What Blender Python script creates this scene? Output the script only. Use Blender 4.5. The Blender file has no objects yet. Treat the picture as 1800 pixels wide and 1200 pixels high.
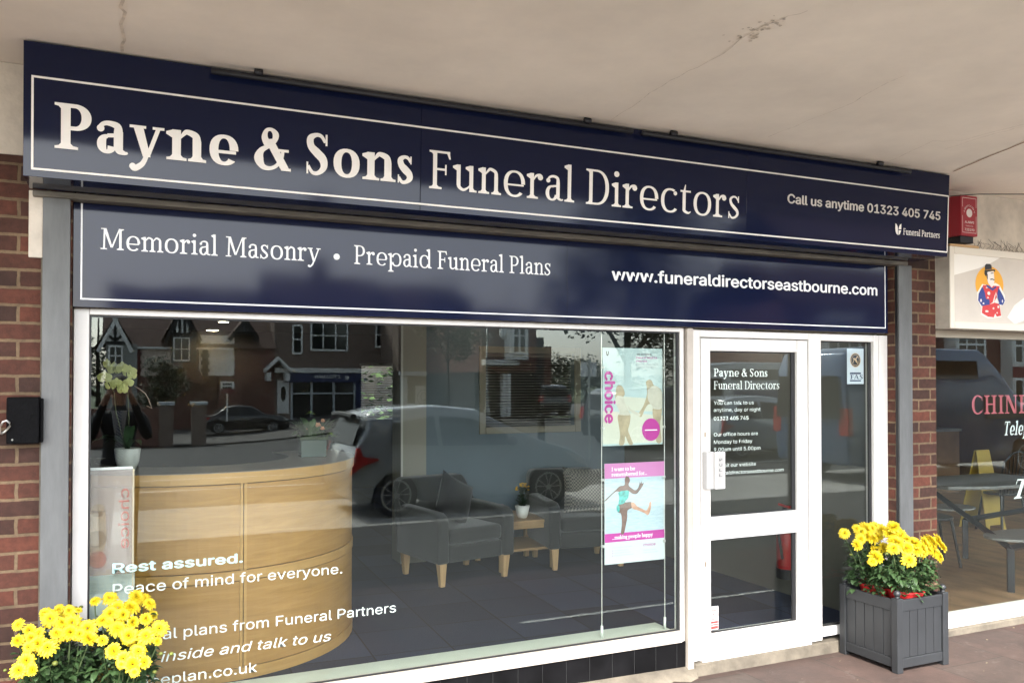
import bpy, bmesh, math, random, os
from math import radians as R, sin, cos, pi
from mathutils import Vector, Matrix
random.seed(7)
S = bpy.context.scene
COL = S.collection

# ------------------------------------------------------------------ camera
cd = bpy.data.cameras.new('camera'); cam = bpy.data.objects.new('camera', cd); COL.objects.link(cam)
cam.location = (0, -4.25, 1.77)
cam.rotation_euler = (R(90 + .854), 0, R(-24.787))
cd.sensor_width = 36; cd.lens = 1503.2 / 1800 * 36
cd.shift_y = (648.4 - 600) / 1800
cd.clip_start = .02; cd.clip_end = 2000
S.camera = cam

# ------------------------------------------------------------------ sky, sun, exposure
SUN_EL, SUN_AZ = 46, 200            # degrees; azimuth measured clockwise from +y
W = bpy.data.worlds.new('World'); S.world = W; W.use_nodes = True
nt = W.node_tree; bg = nt.nodes['Background']
sky = nt.nodes.new('ShaderNodeTexSky'); sky.sky_type = 'NISHITA'; sky.sun_disc = False
sky.sun_elevation = R(SUN_EL); sky.sun_rotation = R(SUN_AZ); sky.air_density = 1.0; sky.dust_density = 2.0; sky.ozone_density = 1.0
hs = nt.nodes.new('ShaderNodeHueSaturation'); hs.inputs['Saturation'].default_value = .42
nt.links.new(sky.outputs[0], hs.inputs['Color']); nt.links.new(hs.outputs[0], bg.inputs[0])
bg.inputs[1].default_value = .15
sl = bpy.data.lights.new('sun', 'SUN'); sl.energy = 2.3; sl.angle = R(12); sl.color = (1, .95, .88)
so = bpy.data.objects.new('sun', sl); COL.objects.link(so)
d = Vector((sin(R(SUN_AZ))*cos(R(SUN_EL)), cos(R(SUN_AZ))*cos(R(SUN_EL)), sin(R(SUN_EL))))
so.rotation_euler = d.to_track_quat('Z', 'Y').to_euler(); so.location = (0, -20, 30)
S.view_settings.view_transform = 'Standard'; S.view_settings.look = 'None'
S.view_settings.exposure = 2.9; S.view_settings.gamma = 1
S.cycles.use_denoising = True
S.cycles.max_bounces = 12; S.cycles.diffuse_bounces = 6; S.cycles.glossy_bounces = 6; S.cycles.transparent_max_bounces = 24

# ------------------------------------------------------------------ helpers
class MB:
    """collects simple shapes and links them as ONE mesh object"""
    def __init__(s): s.v, s.f, s.m, s.cur = [], [], [], 0
    def mat(s, i): s.cur = i; return s
    def add(s, vs, fs):
        b = len(s.v); s.v += [tuple(p) for p in vs]
        for f in fs: s.f.append(tuple(b+i for i in f)); s.m.append(s.cur)
        return s
    def box(s, x0, x1, y0, y1, z0, z1):
        return s.add([(x0,y0,z0),(x1,y0,z0),(x1,y1,z0),(x0,y1,z0),(x0,y0,z1),(x1,y0,z1),(x1,y1,z1),(x0,y1,z1)],
                     [(0,3,2,1),(4,5,6,7),(0,1,5,4),(1,2,6,5),(2,3,7,6),(3,0,4,7)])
    def quad(s, *p): return s.add(p, [tuple(range(len(p)))])
    def prism(s, poly, fa, fb):
        """poly of 2d points, fa and fb map a 2d point to the two end faces"""
        n = len(poly); vs = [fa(*p) for p in poly] + [fb(*p) for p in poly]
        return s.add(vs, [tuple(range(n)), tuple(range(2*n-1, n-1, -1))] + [(i, n+i, n+(i+1) % n, (i+1) % n) for i in range(n)])
    def px(s, poly, x0, x1): return s.prism(poly, lambda a, b: (x0, a, b), lambda a, b: (x1, a, b))   # (y,z) profile along x
    def py(s, poly, y0, y1): return s.prism(poly, lambda a, b: (a, y0, b), lambda a, b: (a, y1, b))   # (x,z) profile along y
    def pz(s, poly, z0, z1): return s.prism(poly, lambda a, b: (a, b, z0), lambda a, b: (a, b, z1))
    def tube(s, pts, r, n=8, cap=True):
        pts = [Vector(p) for p in pts]; rr = r if isinstance(r, (list, tuple)) else [r]*len(pts)
        vs = []; up = Vector((0, 0, 1))
        for i, p in enumerate(pts):
            t = (pts[min(i+1, len(pts)-1)] - pts[max(i-1, 0)]).normalized()
            a = t.cross(up if abs(t.z) < .95 else Vector((1, 0, 0))).normalized(); b = t.cross(a)
            for k in range(n): vs.append(p + rr[i]*(a*cos(2*pi*k/n) + b*sin(2*pi*k/n)))
        fs = [(i*n+k, i*n+(k+1) % n, (i+1)*n+(k+1) % n, (i+1)*n+k) for i in range(len(pts)-1) for k in range(n)]
        if cap: fs += [tuple(range(n-1, -1, -1)), tuple(range((len(pts)-1)*n, len(pts)*n))]
        return s.add(vs, fs)
    def lathe(s, cx, cy, prof, n=24):
        vs = [(cx + r*cos(2*pi*k/n), cy + r*sin(2*pi*k/n), z) for r, z in prof for k in range(n)]
        fs = [(i*n+k, i*n+(k+1) % n, (i+1)*n+(k+1) % n, (i+1)*n+k) for i in range(len(prof)-1) for k in range(n)]
        return s.add(vs, fs + [tuple(range(n-1, -1, -1)), tuple(range((len(prof)-1)*n, len(prof)*n))])
    def ball(s, c, r, nu=14, nv=9, sc=(1, 1, 1)):
        prof = [(r*sin(pi*j/nv), -r*cos(pi*j/nv)) for j in range(nv+1)]
        vs = [(c[0]+sc[0]*q*cos(2*pi*k/nu), c[1]+sc[1]*q*sin(2*pi*k/nu), c[2]+sc[2]*z) for q, z in prof for k in range(nu)]
        return s.add(vs, [(i*nu+k, i*nu+(k+1) % nu, (i+1)*nu+(k+1) % nu, (i+1)*nu+k) for i in range(nv) for k in range(nu)])
    def strips(s, st, f):
        """ribbons of (left, right) pairs mapped by f(u, v, layer)"""
        for l, rows in st:
            vs = [f(p[0], p[1], l) for row in rows for p in row]
            s.add(vs, [(2*i, 2*i+1, 2*i+3, 2*i+2) for i in range(len(rows)-1)])
        return s
    def build(s, name, mats, parent=None, smooth=False, bevel=0, local=False, seg=2):
        me = bpy.data.meshes.new(name)
        off = Vector((0, 0, 0))
        if parent is not None and not local:
            q = parent
            while q is not None: off += q.location; q = q.parent
        me.from_pydata([Vector(p) - off for p in s.v], [], s.f)
        for m in (mats if isinstance(mats, (list, tuple)) else [mats]): me.materials.append(m)
        for p, i in zip(me.polygons, s.m): p.material_index = i
        bm = bmesh.new(); bm.from_mesh(me); bmesh.ops.recalc_face_normals(bm, faces=bm.faces); bm.to_mesh(me); bm.free()
        if smooth: me.shade_smooth()
        o = bpy.data.objects.new(name, me); COL.objects.link(o)
        if parent is not None: o.parent = parent
        if bevel:
            b = o.modifiers.new('bevel', 'BEVEL'); b.width = bevel; b.segments = seg; b.limit_method = 'ANGLE'; b.angle_limit = R(35)
            if not smooth: b.harden_normals = False
        return o
def thing(name, label, cat, loc=(0, 0, 0), rotz=0, group=None):
    o = bpy.data.objects.new(name, None); COL.objects.link(o); o.location = loc; o.rotation_euler = (0, 0, rotz)
    o.empty_display_size = .1
    return tag(o, label, cat, group)
def tag(o, label, cat, group=None, kind=None):
    o['label'] = label; o['category'] = cat
    if group: o['group'] = group
    if kind: o['kind'] = kind
    return o
def struct(o): o['kind'] = 'structure'; return o
def dup(root, loc, rotz, label=None, group=None):
    def cp(o, par):
        c = o.copy(); COL.objects.link(c)
        if par is not None: c.parent = par
        for ch in list(o.children): cp(ch, c)
        return c
    r = cp(root, None); r.location = loc; r.rotation_euler = (0, 0, rotz)
    if label: r['label'] = label
    if group: r['group'] = group
    return r
# ---------------------------------------------------------------- serif lettering
def catmull(pts, n=8):
    out = []
    P = [pts[0]] + list(pts) + [pts[-1]]
    for i in range(1, len(P) - 2):
        a, b, c, d = P[i-1], P[i], P[i+1], P[i+2]
        for k in range(n):
            t = k / n
            out.append(tuple(0.5*((2*b[j]) + (c[j]-a[j])*t + (2*a[j]-5*b[j]+4*c[j]-d[j])*t*t + (3*b[j]-a[j]-3*c[j]+d[j])*t**3) for j in range(len(b))))
    out.append(tuple(pts[-1]))
    return out
class Glyphs:
    """outline letters of a transitional serif face; cap height 1, x-height .7"""
    def __init__(s, w, h, wide=1.0):
        s.w, s.h, s.X, s.wide = w, h, .70, wide
        s.t = .05 + .12*w; s.s = .06 + .35*w
    def rect(s, x0, y0, x1, y1): return [[(x0, y0), (x1, y0)], [(x0, y1), (x1, y1)]]
    def ring(s, cx, cy, rx, ry, w, h, a0=0, a1=360, n=28, ex=2.25, lean=0):
        st = []
        for i in range(n+1):
            a = math.radians(a0 + (a1-a0)*i/n); c, q = math.cos(a), math.sin(a)
            f = lambda v: math.copysign(abs(v)**(2/ex), v)
            st.append([(cx+rx*f(c), cy+ry*f(q)), (cx+(rx-w)*f(c) + lean*q, cy+(ry-h)*f(q))])
        return st
    def spl(s, pts, n=7):                      # (x, y, width) centre line
        P = catmull(pts, n); st = []
        for i, p in enumerate(P):
            a = P[max(0, i-1)]; b = P[min(len(P)-1, i+1)]
            dx, dy = b[0]-a[0], b[1]-a[1]; l = math.hypot(dx, dy) or 1
            nx, ny = -dy/l*p[2]/2, dx/l*p[2]/2
            st.append([(p[0]+nx, p[1]+ny), (p[0]-nx, p[1]-ny)])
        return st
    def dot(s, cx, cy, r): return [[(cx + r*math.cos(a), cy + r*math.sin(a)), (cx + r*math.cos(a), cy - r*math.sin(a))] for a in [math.pi*i/12 for i in range(13)]]
    def foot(s, x, y=0, l=1, r=1):             # bracketed slab under a stem at x
        t, e, w = s.t, s.s, s.w
        return [[(x - e*l, y), (x - e*l, y+t*.75)], [(x - e*l*.35, y), (x - e*l*.35, y+t)], [(x, y), (x, y+t*1.7)], [(x+w, y), (x+w, y+t*1.7)], [(x+w+e*r*.35, y), (x+w+e*r*.35, y+t)], [(x+w+e*r, y), (x+w+e*r, y+t*.75)]]
    def head(s, x, y, l=1, r=1):
        return [[(a[0], 2*y-a[1]) for a in p] for p in s.foot(x, y, l, r)]
    def flag(s, x, y):                         # slanted entry serif on the left of a stem
        t, e, w = s.t, s.s, s.w
        return [[(x-e*1.05, y-t*1.55), (x-e*1.05, y-t*.75)], [(x, y-t*2.6), (x, y-t*.12)], [(x+w, y-t*2.6), (x+w, y)]]
    def glyph(s, ch):
        w, h, X, t, e = s.w, s.h, s.X, s.t, s.s
        R, G = [], s
        st = lambda x, y0, y1: R.append(G.rect(x, y0, x+w, y1))
        o = .012
        if ch == 'P':
            x = e+.01; st(x, 0, 1); R.append(G.foot(x, 0, 1, 1.2)); R.append(G.head(x, 1, 1, 0))
            c = x+w+.09; rx = .25+.45*w; R.append(G.rect(x+w*.5, 1-h, c, 1)); R.append(G.rect(x+w*.5, .42, c, .42+h))
            R.append(G.ring(c, .71, rx, .29, w*1.05, h, 90, -90, ex=2.1)); return R, c+rx+.05
        if ch == 'F':
            x = e+.01; st(x, 0, 1); R.append(G.foot(x, 0, 1, 1.3)); R.append(G.head(x, 1, 1, 0)); r = x+w+.34
            R.append(G.rect(x+w*.5, 1-h, r, 1)); R.append([[(r-h*.2, 1), (r-.10, 1)], [(r+.02, .80), (r-.02, .80)]])
            R.append(G.rect(x+w*.5, .49, r-.12, .49+h)); R.append([[(r-.13, .38), (r-.13, .65)], [(r-.09, .38), (r-.09, .65)]]); return R, r+.05
        if ch == 'E':
            x = e+.01; st(x, 0, 1); R.append(G.head(x, 1, 1, 0)); R.append(G.foot(x, 0, 1, 0)); r = x+w+.36
            for y in (0, 1-h): R.append(G.rect(x+w*.5, y, r, y+h))
            R.append(G.rect(x+w*.5, .49, r-.12, .49+h)); R.append([[(r-h*.3, 1), (r-.08, 1)], [(r+.01, .78), (r-.03, .78)]])
            R.append([[(r-.02, 0), (r-.10, 0)], [(r+.04, .23), (r, .23)]]); R.append(G.rect(r-.14, .39, r-.10, .64)); return R, r+.07
        if ch in 'DB':
            x = e+.01; st(x, 0, 1); R.append(G.foot(x, 0, 1, 0)); R.append(G.head(x, 1, 1, 0))
            c = x+w+.12; rx = .36+.3*w
            R.append(G.rect(x+w*.5, 1-h, c, 1)); R.append(G.rect(x+w*.5, 0, c, h)); R.append(G.ring(c, .5, rx, .5, w*1.08, h, 90, -90, ex=2.2)); return R, c+rx+.06
        if ch == 'I': x = e+.02; st(x, 0, 1); R.append(G.foot(x)); R.append(G.head(x, 1)); return R, 2*x+w
        if ch == 'H':
            x = e+.01; x2 = x+w+.36
            for q in (x, x2): st(q, 0, 1); R.append(G.foot(q)); R.append(G.head(q, 1))
            R.append(G.rect(x+w, .48, x2, .48+h)); return R, x2+w+e+.03
        if ch == 'N':
            x = e+.01; x2 = x+w+.40; hh = h*1.15
            R.append(G.rect(x, 0, x+hh, 1)); R.append(G.rect(x2+w-hh, 0, x2+w, 1)); R.append([[(x-.02, 1), (x+w*1.2, 1)], [(x2+w-w*1.15, 0), (x2+w, 0)]])
            R.append(G.rect(x-e, 0, x+hh+e, t*.8)); R.append(G.rect(x-e, 1-t*.8, x, 1)); R.append(G.rect(x2+w-hh-e, 1-t*.8, x2+w+e, 1)); return R, x2+w+e+.03
        if ch == 'M':
            x = e+.01; W = .62+w; hh = h*1.25
            R.append([[(x+.03, 0), (x+.03+hh, 0)], [(x+.06, 1), (x+.06+hh, 1)]]); R.append(G.rect(x+W, 0, x+W+w, 1))
            R.append([[(x+.04, 1), (x+.05+w*1.15, 1)], [(x+W*.5-w*.1, .1), (x+W*.5+w*.75, .1)]]); R.append([[(x+W-.01, 1), (x+W+w*.4, 1)], [(x+W*.5+w*.1, .1), (x+W*.5+w*.1+hh, .1)]])
            R.append(G.rect(x-e*.75, 0, x+.03+hh+e*.9, t*.85)); R.append(G.foot(x+W)); R.append(G.rect(x-e*.6, 1-t*.85, x+.1, 1)); R.append(G.head(x+W, 1, 0, 1)); return R, x+W+w+e+.03
        if ch == 'A':
            R.append([[(.02, 0), (.02+h, 0)], [(.36, 1), (.36+h, 1)]]); R.append([[(.34, 1), (.34+w, 1)], [(.68, 0), (.68+w, 0)]]); R.append(G.rect(.18, .3, .6, .3+h)); R.append(G.rect(-.03, 0, .2, t*.8)); R.append(G.rect(.6, 0, .78+w, t*.8)); return R, .80+w
        if ch in 'CG':
            R.append(G.ring(.46, .5, .43, .5+o, w*1.08, h, 52, 312, ex=2.15)); R.append([[(.70, .93), (.78, .92)], [(.76, .70), (.79, .70)]]); R.append(G.spl([(.73, .12, h*1.1), (.79, .22, h*.5)])); return R, .86
        if ch == 'S':
            k = w*.98; p = [(.52, .80, h*.8), (.42, .945, h), (.28, .965, h*1.15), (.145, .87, k*.85), (.16, .68, k*.95), (.31, .53, k*1.12), (.46, .38, k*1.1), (.485, .19, k*.85), (.36, .045, h*1.2), (.2, .035, h), (.09, .2, h*.8)]
            R.append(G.spl(p)); R.append(G.rect(.525, .72, .575, 1.0)); R.append(G.rect(.045, 0, .09, .29)); return R, .66
        if ch == 'T' :
            x = .28; st(x, 0, 1); R.append(G.foot(x)); R.append(G.rect(.02, 1-h, .56+w, 1)); R.append(G.rect(.02, .75, .06, 1)); R.append(G.rect(.52+w, .75, .56+w, 1)); return R, .6+w
        if ch == '&':
            k = w*1.05
            R.append(G.spl([(.345, .60, k*.9), (.27, .76, k*.75), (.31, .93, h*1.05), (.43, .965, h), (.535, .86, k*.75), (.50, .70, k*.6), (.36, .56, h*1.1), (.19, .44, k*.7), (.13, .25, k*1.1), (.22, .07, k*.7), (.39, .03, h*1.1), (.56, .11, h*1.0), (.68, .29, h*.95), (.715, .47, h*.9)]))
            R.append([[(.265, .71), (.265+w*1.05, .75)], [(.72-w*.2, 0), (.72+w*.95, 0)]]); R.append(G.rect(.60, .45, .86, .45+t*.9)); R.append(G.rect(.78, 0, .78+w*.7, t*.9)); return R, .92
        if ch in 'nmhru':
            x = e+.0
            if ch == 'u':
                st(x, .16, X); R.append(G.flag(x, X)); x2 = x+w+.20+.35*w
                R.append(G.spl([(x+w*.5, .26, w), (x+w*.62, .12, w*.9), (x+w+.07, .045, h*1.25), (x2-.06, .09, h*.9), (x2+.02, .17, h*.6)])); st(x2, 0, X); R.append(G.flag(x2, X)); R.append(G.foot(x2, 0, 0, 1)); return R, x2+w+e+.01
            st(x, 0, 1.05 if ch == 'h' else X); R.append(G.flag(x, 1.05 if ch == 'h' else X)); R.append(G.foot(x, 0, 1, 1 if ch != 'r' else 1.3))
            if ch == 'r':
                R.append(G.spl([(x+w-.02, X-.20, h*.5), (x+w+.06, X-.075, h*1.1), (x+w+.16, X-.035, w*.62), (x+w+.22, X-.075, w*.8)])); R.append(G.dot(x+w+.185, X-.105, .055+.22*w)); return R, x+w+.27+.1*w
            q = .205+.30*w
            for k in range(2 if ch == 'm' else 1):
                x2 = x+w+q; R.append(G.spl([(x+w-.03, X-.20, h*.5), (x+w+.06, X-.085, h*1.0), (x+w+.55*q, X-.03, h*1.35), (x2+w*.32, X-.10, w*.85), (x2+w*.5, X-.24, w)]))
                st(x2, 0, X-.23); R.append(G.foot(x2, 0, .8, .9)); x = x2
            return R, x+w+e*.85
        if ch in 'il':
            x = e+.0; y = X if ch == 'i' else 1.05; st(x, 0, y); R.append(G.flag(x, y)); R.append(G.foot(x))
            if ch == 'i': R.append(G.dot(x+w*.45, .94, .045+.36*w))
            return R, x+w+e+.01
        if ch in 'oec':
            rx = .27+.38*w
            if ch == 'o': R.append(G.ring(rx+.04, X/2, rx, X/2+o, w*1.05, h)); return R, 2*rx+.08
            if ch == 'c': R.append(G.ring(rx+.04, X/2, rx, X/2+o, w*1.05, h, 60, 318)); R.append(G.dot(rx+.04+rx*.55, X-.125, .04+.2*w)); return R, 2*rx+.02
            R.append(G.ring(rx+.04, X/2, rx*.98, X/2+o, w*1.05, h, 0, 318)); R.append(G.rect(.04+w*.8, X*.49-h*.85, .04+rx*1.9-w*.15, X*.49)); return R, 2*rx+.05
        if ch in 'dqpb':
            rx = .255+.38*w
            if ch == 'd':
                R.append(G.ring(rx+.04, X/2, rx, X/2+o, w*1.05, h*.95, 22, 338)); x = .04+2*rx-w*.7; st(x, 0, 1.05); R.append(G.flag(x, 1.05)); R.append(G.foot(x, 0, 0, 1)); return R, x+w+e
            x = e; y0 = -.30 if ch == 'p' else 0; y1 = X if ch == 'p' else 1.05
            st(x, y0, y1); R.append(G.flag(x, y1)); 
            if ch == 'p': R.append(G.foot(x, y0, 1, 1.1))
            c = x+w*.7+rx; R.append(G.ring(c, X/2, rx, X/2+o, w*1.05, h*.95, -158, 158)); return R, c+rx+.04
        if ch == 'a':
            x = .30+.42*w; st(x, .10, X-.20)
            R.append(G.spl([(.085, X-.155, w*.55), (.15, X-.06, h*1.1), (.27, X-.028, h*1.25), (x+w*.36, X-.08, w*.8), (x+w*.5, X-.23, w)]))
            R.append(G.dot(.105, X-.155, .04+.2*w)); R.append(G.ring(.20+.19*w, .205, .165+.22*w, .215, w*.98, h, 70, 345, ex=2.1)); R.append(G.spl([(.21+.2*w, .395, h), (x+w*.3, .415, h)]))
            R.append(G.spl([(x+w*.5, .16, w), (x+w*.62, .07, w*.75), (x+w+.05, .03, h*.9), (x+w+.10, .05, h*.5)])); return R, x+w+.105
        if ch == 's':
            k = w*.95; p = [(.385, X-.15, h*.7), (.31, X-.045, h*.95), (.2, X-.03, h*1.05), (.105, X-.11, k*.8), (.135, .455, k*.95), (.24, .345, k*1.1), (.345, .245, k), (.36, .13, k*.85), (.26, .035, h*1.1), (.145, .03, h), (.065, .15, h*.7)]
            R.append(G.spl(p)); R.append(G.rect(.375, X-.20, .412, X)); R.append(G.rect(.033, 0, .07, .21)); return R, .46+.1*w
        if ch == 't':
            x = .10; R.append(G.spl([(x+w*.5, X, w), (x+w*.5, .2, w), (x+w*.6, .09, w*.9), (x+w+.09, .03, h*1.1), (x+w+.18, .075, h*.5)])); R.append([[(x+w*.0, X-.01), (x-.05, X-.01)], [(x+w*.9, X-.01), (x+w*.2, X-.01)], [(x+w, X+.17), (x+w*.78, X+.17)]])
            R.append(G.rect(x-.08, X-h*.95, x+w+.17, X)); return R, x+w+.20
        if ch == 'f':
            x = .09; st(x, 0, .85); R.append(G.foot(x, 0, 1, 1.2)); R.append(G.spl([(x+w*.5, .84, w), (x+w*.65, .97, w*.85), (x+w+.1, 1.04, h*1.2), (x+w+.2, .99, w*.55)])); R.append(G.dot(x+w+.19, .97, .035+.18*w)); R.append(G.rect(x-.08, X-h*.95, x+w+.15, X)); return R, x+w+.2
        if ch in 'yvw':
            def vee(x):
                R.append([[(x, X), (x+w*1.1, X)], [(x+.20+.1*w, 0), (x+.24+.75*w, 0)]]); R.append([[(x+.44+.45*w-h*.1, X), (x+.44+.45*w+h, X)], [(x+.20+.35*w, 0), (x+.21+.35*w+h, 0)]])
            x = .07; vee(x)
            if ch == 'w': x2 = x+.36+.4*w; vee(x2)
            else: x2 = x
            if ch == 'y': R.append(G.spl([(x+.22+.4*w, .03, h*1.1), (x+.15+.3*w, -.16, h*1.3), (x+.06, -.27, w*.7), (x-.02, -.25, w*.6)])); R.append(G.dot(x, -.235, .035+.2*w))
            R.append(G.rect(x-.07, X-t*.85, x+w*1.1+.07, X)); R.append(G.rect(x2+.44+.45*w-.10, X-t*.85, x2+.44+.45*w+h+.07, X))
            return R, x2+.50+.45*w+h+.02
        if ch == 'k':
            x = e; st(x, 0, 1.05); R.append(G.flag(x, 1.05)); R.append(G.foot(x)); R.append(G.spl([(x+w, .28, h*1.1), (x+w+.28, X-.02, h*1.1)])); R.append([[(x+w+.06, .42), (x+w+.06+w, .48)], [(x+w+.22, 0), (x+w+.24+w*1.1, 0)]])
            R.append(G.rect(x+w+.14, X-t*.85, x+w+.36, X)); R.append(G.rect(x+w+.17, 0, x+w*2+.32, t*.85)); return R, x+2*w+.33
        if ch == 'g':
            R.append(G.ring(.24+.2*w, .46, .2+.25*w, .24, w, h)); R.append(G.ring(.26+.2*w, -.14, .24+.2*w, .17, w*.8, h)); R.append(G.spl([(.12, .25, h*.8), (.12, .1, w*.8), (.3, .05, w*.7)])); R.append(G.rect(.4+.3*w, X-t, .5+.5*w, X)); return R, .5+.5*w
        if ch == '.': R.append(G.dot(.11, .06, .045+.3*w)); return R, .24
        if ch == '\u2022': R.append(G.dot(.2, .36, .135)); return R, .4
        return R, .27
    def text(s, txt, track=0.0):
        """strips of the whole line; returns [(layer, strip)], width"""
        out, x, k = [], 0, 0
        for ch in txt:
            R, adv = s.glyph(ch)
            for i, st in enumerate(R): out.append((i, [[(x+p[0], p[1]) for p in row] for row in st]))
            x += adv + track
        return out, x - track

FONT = None
try:
    fp = os.path.join(bpy.utils.system_resource('DATAFILES'), 'fonts', 'Inter.woff2')
    FONT = bpy.data.fonts.load(fp) if os.path.exists(fp) else None
except Exception:
    FONT = None
def sans(name, txt, mat, parent, x0, x1, z, cap, y, bold=0, shear=0, mirror=False, vert=False, local=False):
    """flat sans-serif line on a plane facing -y, fitted between x0 and x1, baseline z, capital height cap"""
    c = bpy.data.curves.new(name, 'FONT'); c.body = txt; c.size = 1; c.shear = shear; c.resolution_u = 4
    if FONT: c.font = FONT
    t = bpy.data.objects.new(name, c); COL.objects.link(t)
    bpy.context.view_layer.update()
    me = bpy.data.meshes.new_from_object(t.evaluated_get(bpy.context.evaluated_depsgraph_get()))
    COL.objects.unlink(t); bpy.data.objects.remove(t)
    xs = [v.co.x for v in me.vertices]; a, b = min(xs), max(xs)
    kx = (x1-x0)/(b-a); kz = cap/.727 if FONT else cap/.7
    off = Vector((0, 0, 0))
    if parent is not None and not local:
        q = parent
        while q is not None: off += q.location; q = q.parent
    e = bold*(x1-x0)/max(1, len(txt))*2.0 if bold else 0
    base = [((v.co.x-a)*kx, v.co.y*kz) for v in me.vertices]; F = [tuple(p.vertices) for p in me.polygons]; n = len(base)
    vs, fs = [], []
    for l, (du, dw) in enumerate(((0, 0), (e, 0), (-e, 0), (0, e*.6), (0, -e*.6)) if bold else ((0, 0),)):
        for u, w in base:
            u += du; w += dw
            p = Vector((x0 + w, y - .00012*l, z - u*vert)) if vert else Vector((x0 + u, y - .00012*l, z + w))
            if mirror: p.x = x0 + x1 - p.x
            vs.append(p - off)
        fs += [tuple(i + n*l for i in f) for f in F]
    bpy.data.meshes.remove(me); me = bpy.data.meshes.new(name); me.from_pydata(vs, [], fs)
    me.name = name; me.materials.clear(); me.materials.append(mat)
    for p in me.polygons: p.material_index = 0
    o = bpy.data.objects.new(name, me); COL.objects.link(o); o.parent = parent
    return o
def serif(name, txt, mat, parent, x0, x1, z, cap, y, w, h, track=.035, tilt=0):
    """flat serif line; tilt = how far y moves per metre of height"""
    st, wd = Glyphs(w, h).text(txt, track); k = (x1-x0)/wd
    return MB().strips(st, lambda u, v, l: (x0+u*k, y - .0001*l + tilt*(z+v*cap), z+v*cap)).build(name, mat, parent)

# ------------------------------------------------------------------ materials
def M(name, rgb, rough=.5, metal=0, spec=.5, var=0, vscale=8, bump=0, bscale=60, coat=0, emit=0, alpha=None, stretch=None, detail=6, sheen=0):
    m = bpy.data.materials.new(name); m.use_nodes = True; n = m.node_tree; b = n.nodes['Principled BSDF']
    b.inputs['Base Color'].default_value = (*rgb, 1); b.inputs['Roughness'].default_value = rough; b.inputs['Metallic'].default_value = metal
    b.inputs['Specular IOR Level'].default_value = spec
    if coat: b.inputs['Coat Weight'].default_value = coat; b.inputs['Coat Roughness'].default_value = .06
    if emit: b.inputs['Emission Color'].default_value = (*rgb, 1); b.inputs['Emission Strength'].default_value = emit
    if sheen: b.inputs['Sheen Weight'].default_value = sheen
    if alpha is not None: b.inputs['Alpha'].default_value = alpha
    tc = n.nodes.new('ShaderNodeTexCoord'); src = tc.outputs['Object']
    if stretch:
        mp = n.nodes.new('ShaderNodeMapping'); mp.inputs['Scale'].default_value = stretch; n.links.new(src, mp.inputs[0]); src = mp.outputs[0]
    if var:
        t = n.nodes.new('ShaderNodeTexNoise'); t.inputs['Scale'].default_value = vscale; t.inputs['Detail'].default_value = detail; t.inputs['Roughness'].default_value = .62
        n.links.new(src, t.inputs['Vector'])
        r = n.nodes.new('ShaderNodeValToRGB'); lo = [max(0, c*(1-var)) for c in rgb]; hi = [min(1, c*(1+var)) for c in rgb]
        r.color_ramp.elements[0].position = .3; r.color_ramp.elements[1].position = .7
        r.color_ramp.elements[0].color = (*lo, 1); r.color_ramp.elements[1].color = (*hi, 1)
        n.links.new(t.outputs[0], r.inputs[0]); n.links.new(r.outputs[0], b.inputs['Base Color'])
        q = n.nodes.new('ShaderNodeMapRange'); q.inputs[3].default_value = max(0, rough-.08); q.inputs[4].default_value = min(1, rough+.08)
        n.links.new(t.outputs[0], q.inputs[0]); n.links.new(q.outputs[0], b.inputs['Roughness'])
    if bump:
        t = n.nodes.new('ShaderNodeTexNoise'); t.inputs['Scale'].default_value = bscale; t.inputs['Detail'].default_value = 5
        n.links.new(src, t.inputs['Vector']); u = n.nodes.new('ShaderNodeBump'); u.inputs['Strength'].default_value = bump; u.inputs['Distance'].default_value = .01
        n.links.new(t.outputs[0], u.inputs['Height']); n.links.new(u.outputs[0], b.inputs['Normal'])
    return m
def nodes(m): return m.node_tree.nodes, m.node_tree.links, m.node_tree.nodes['Principled BSDF']
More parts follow.
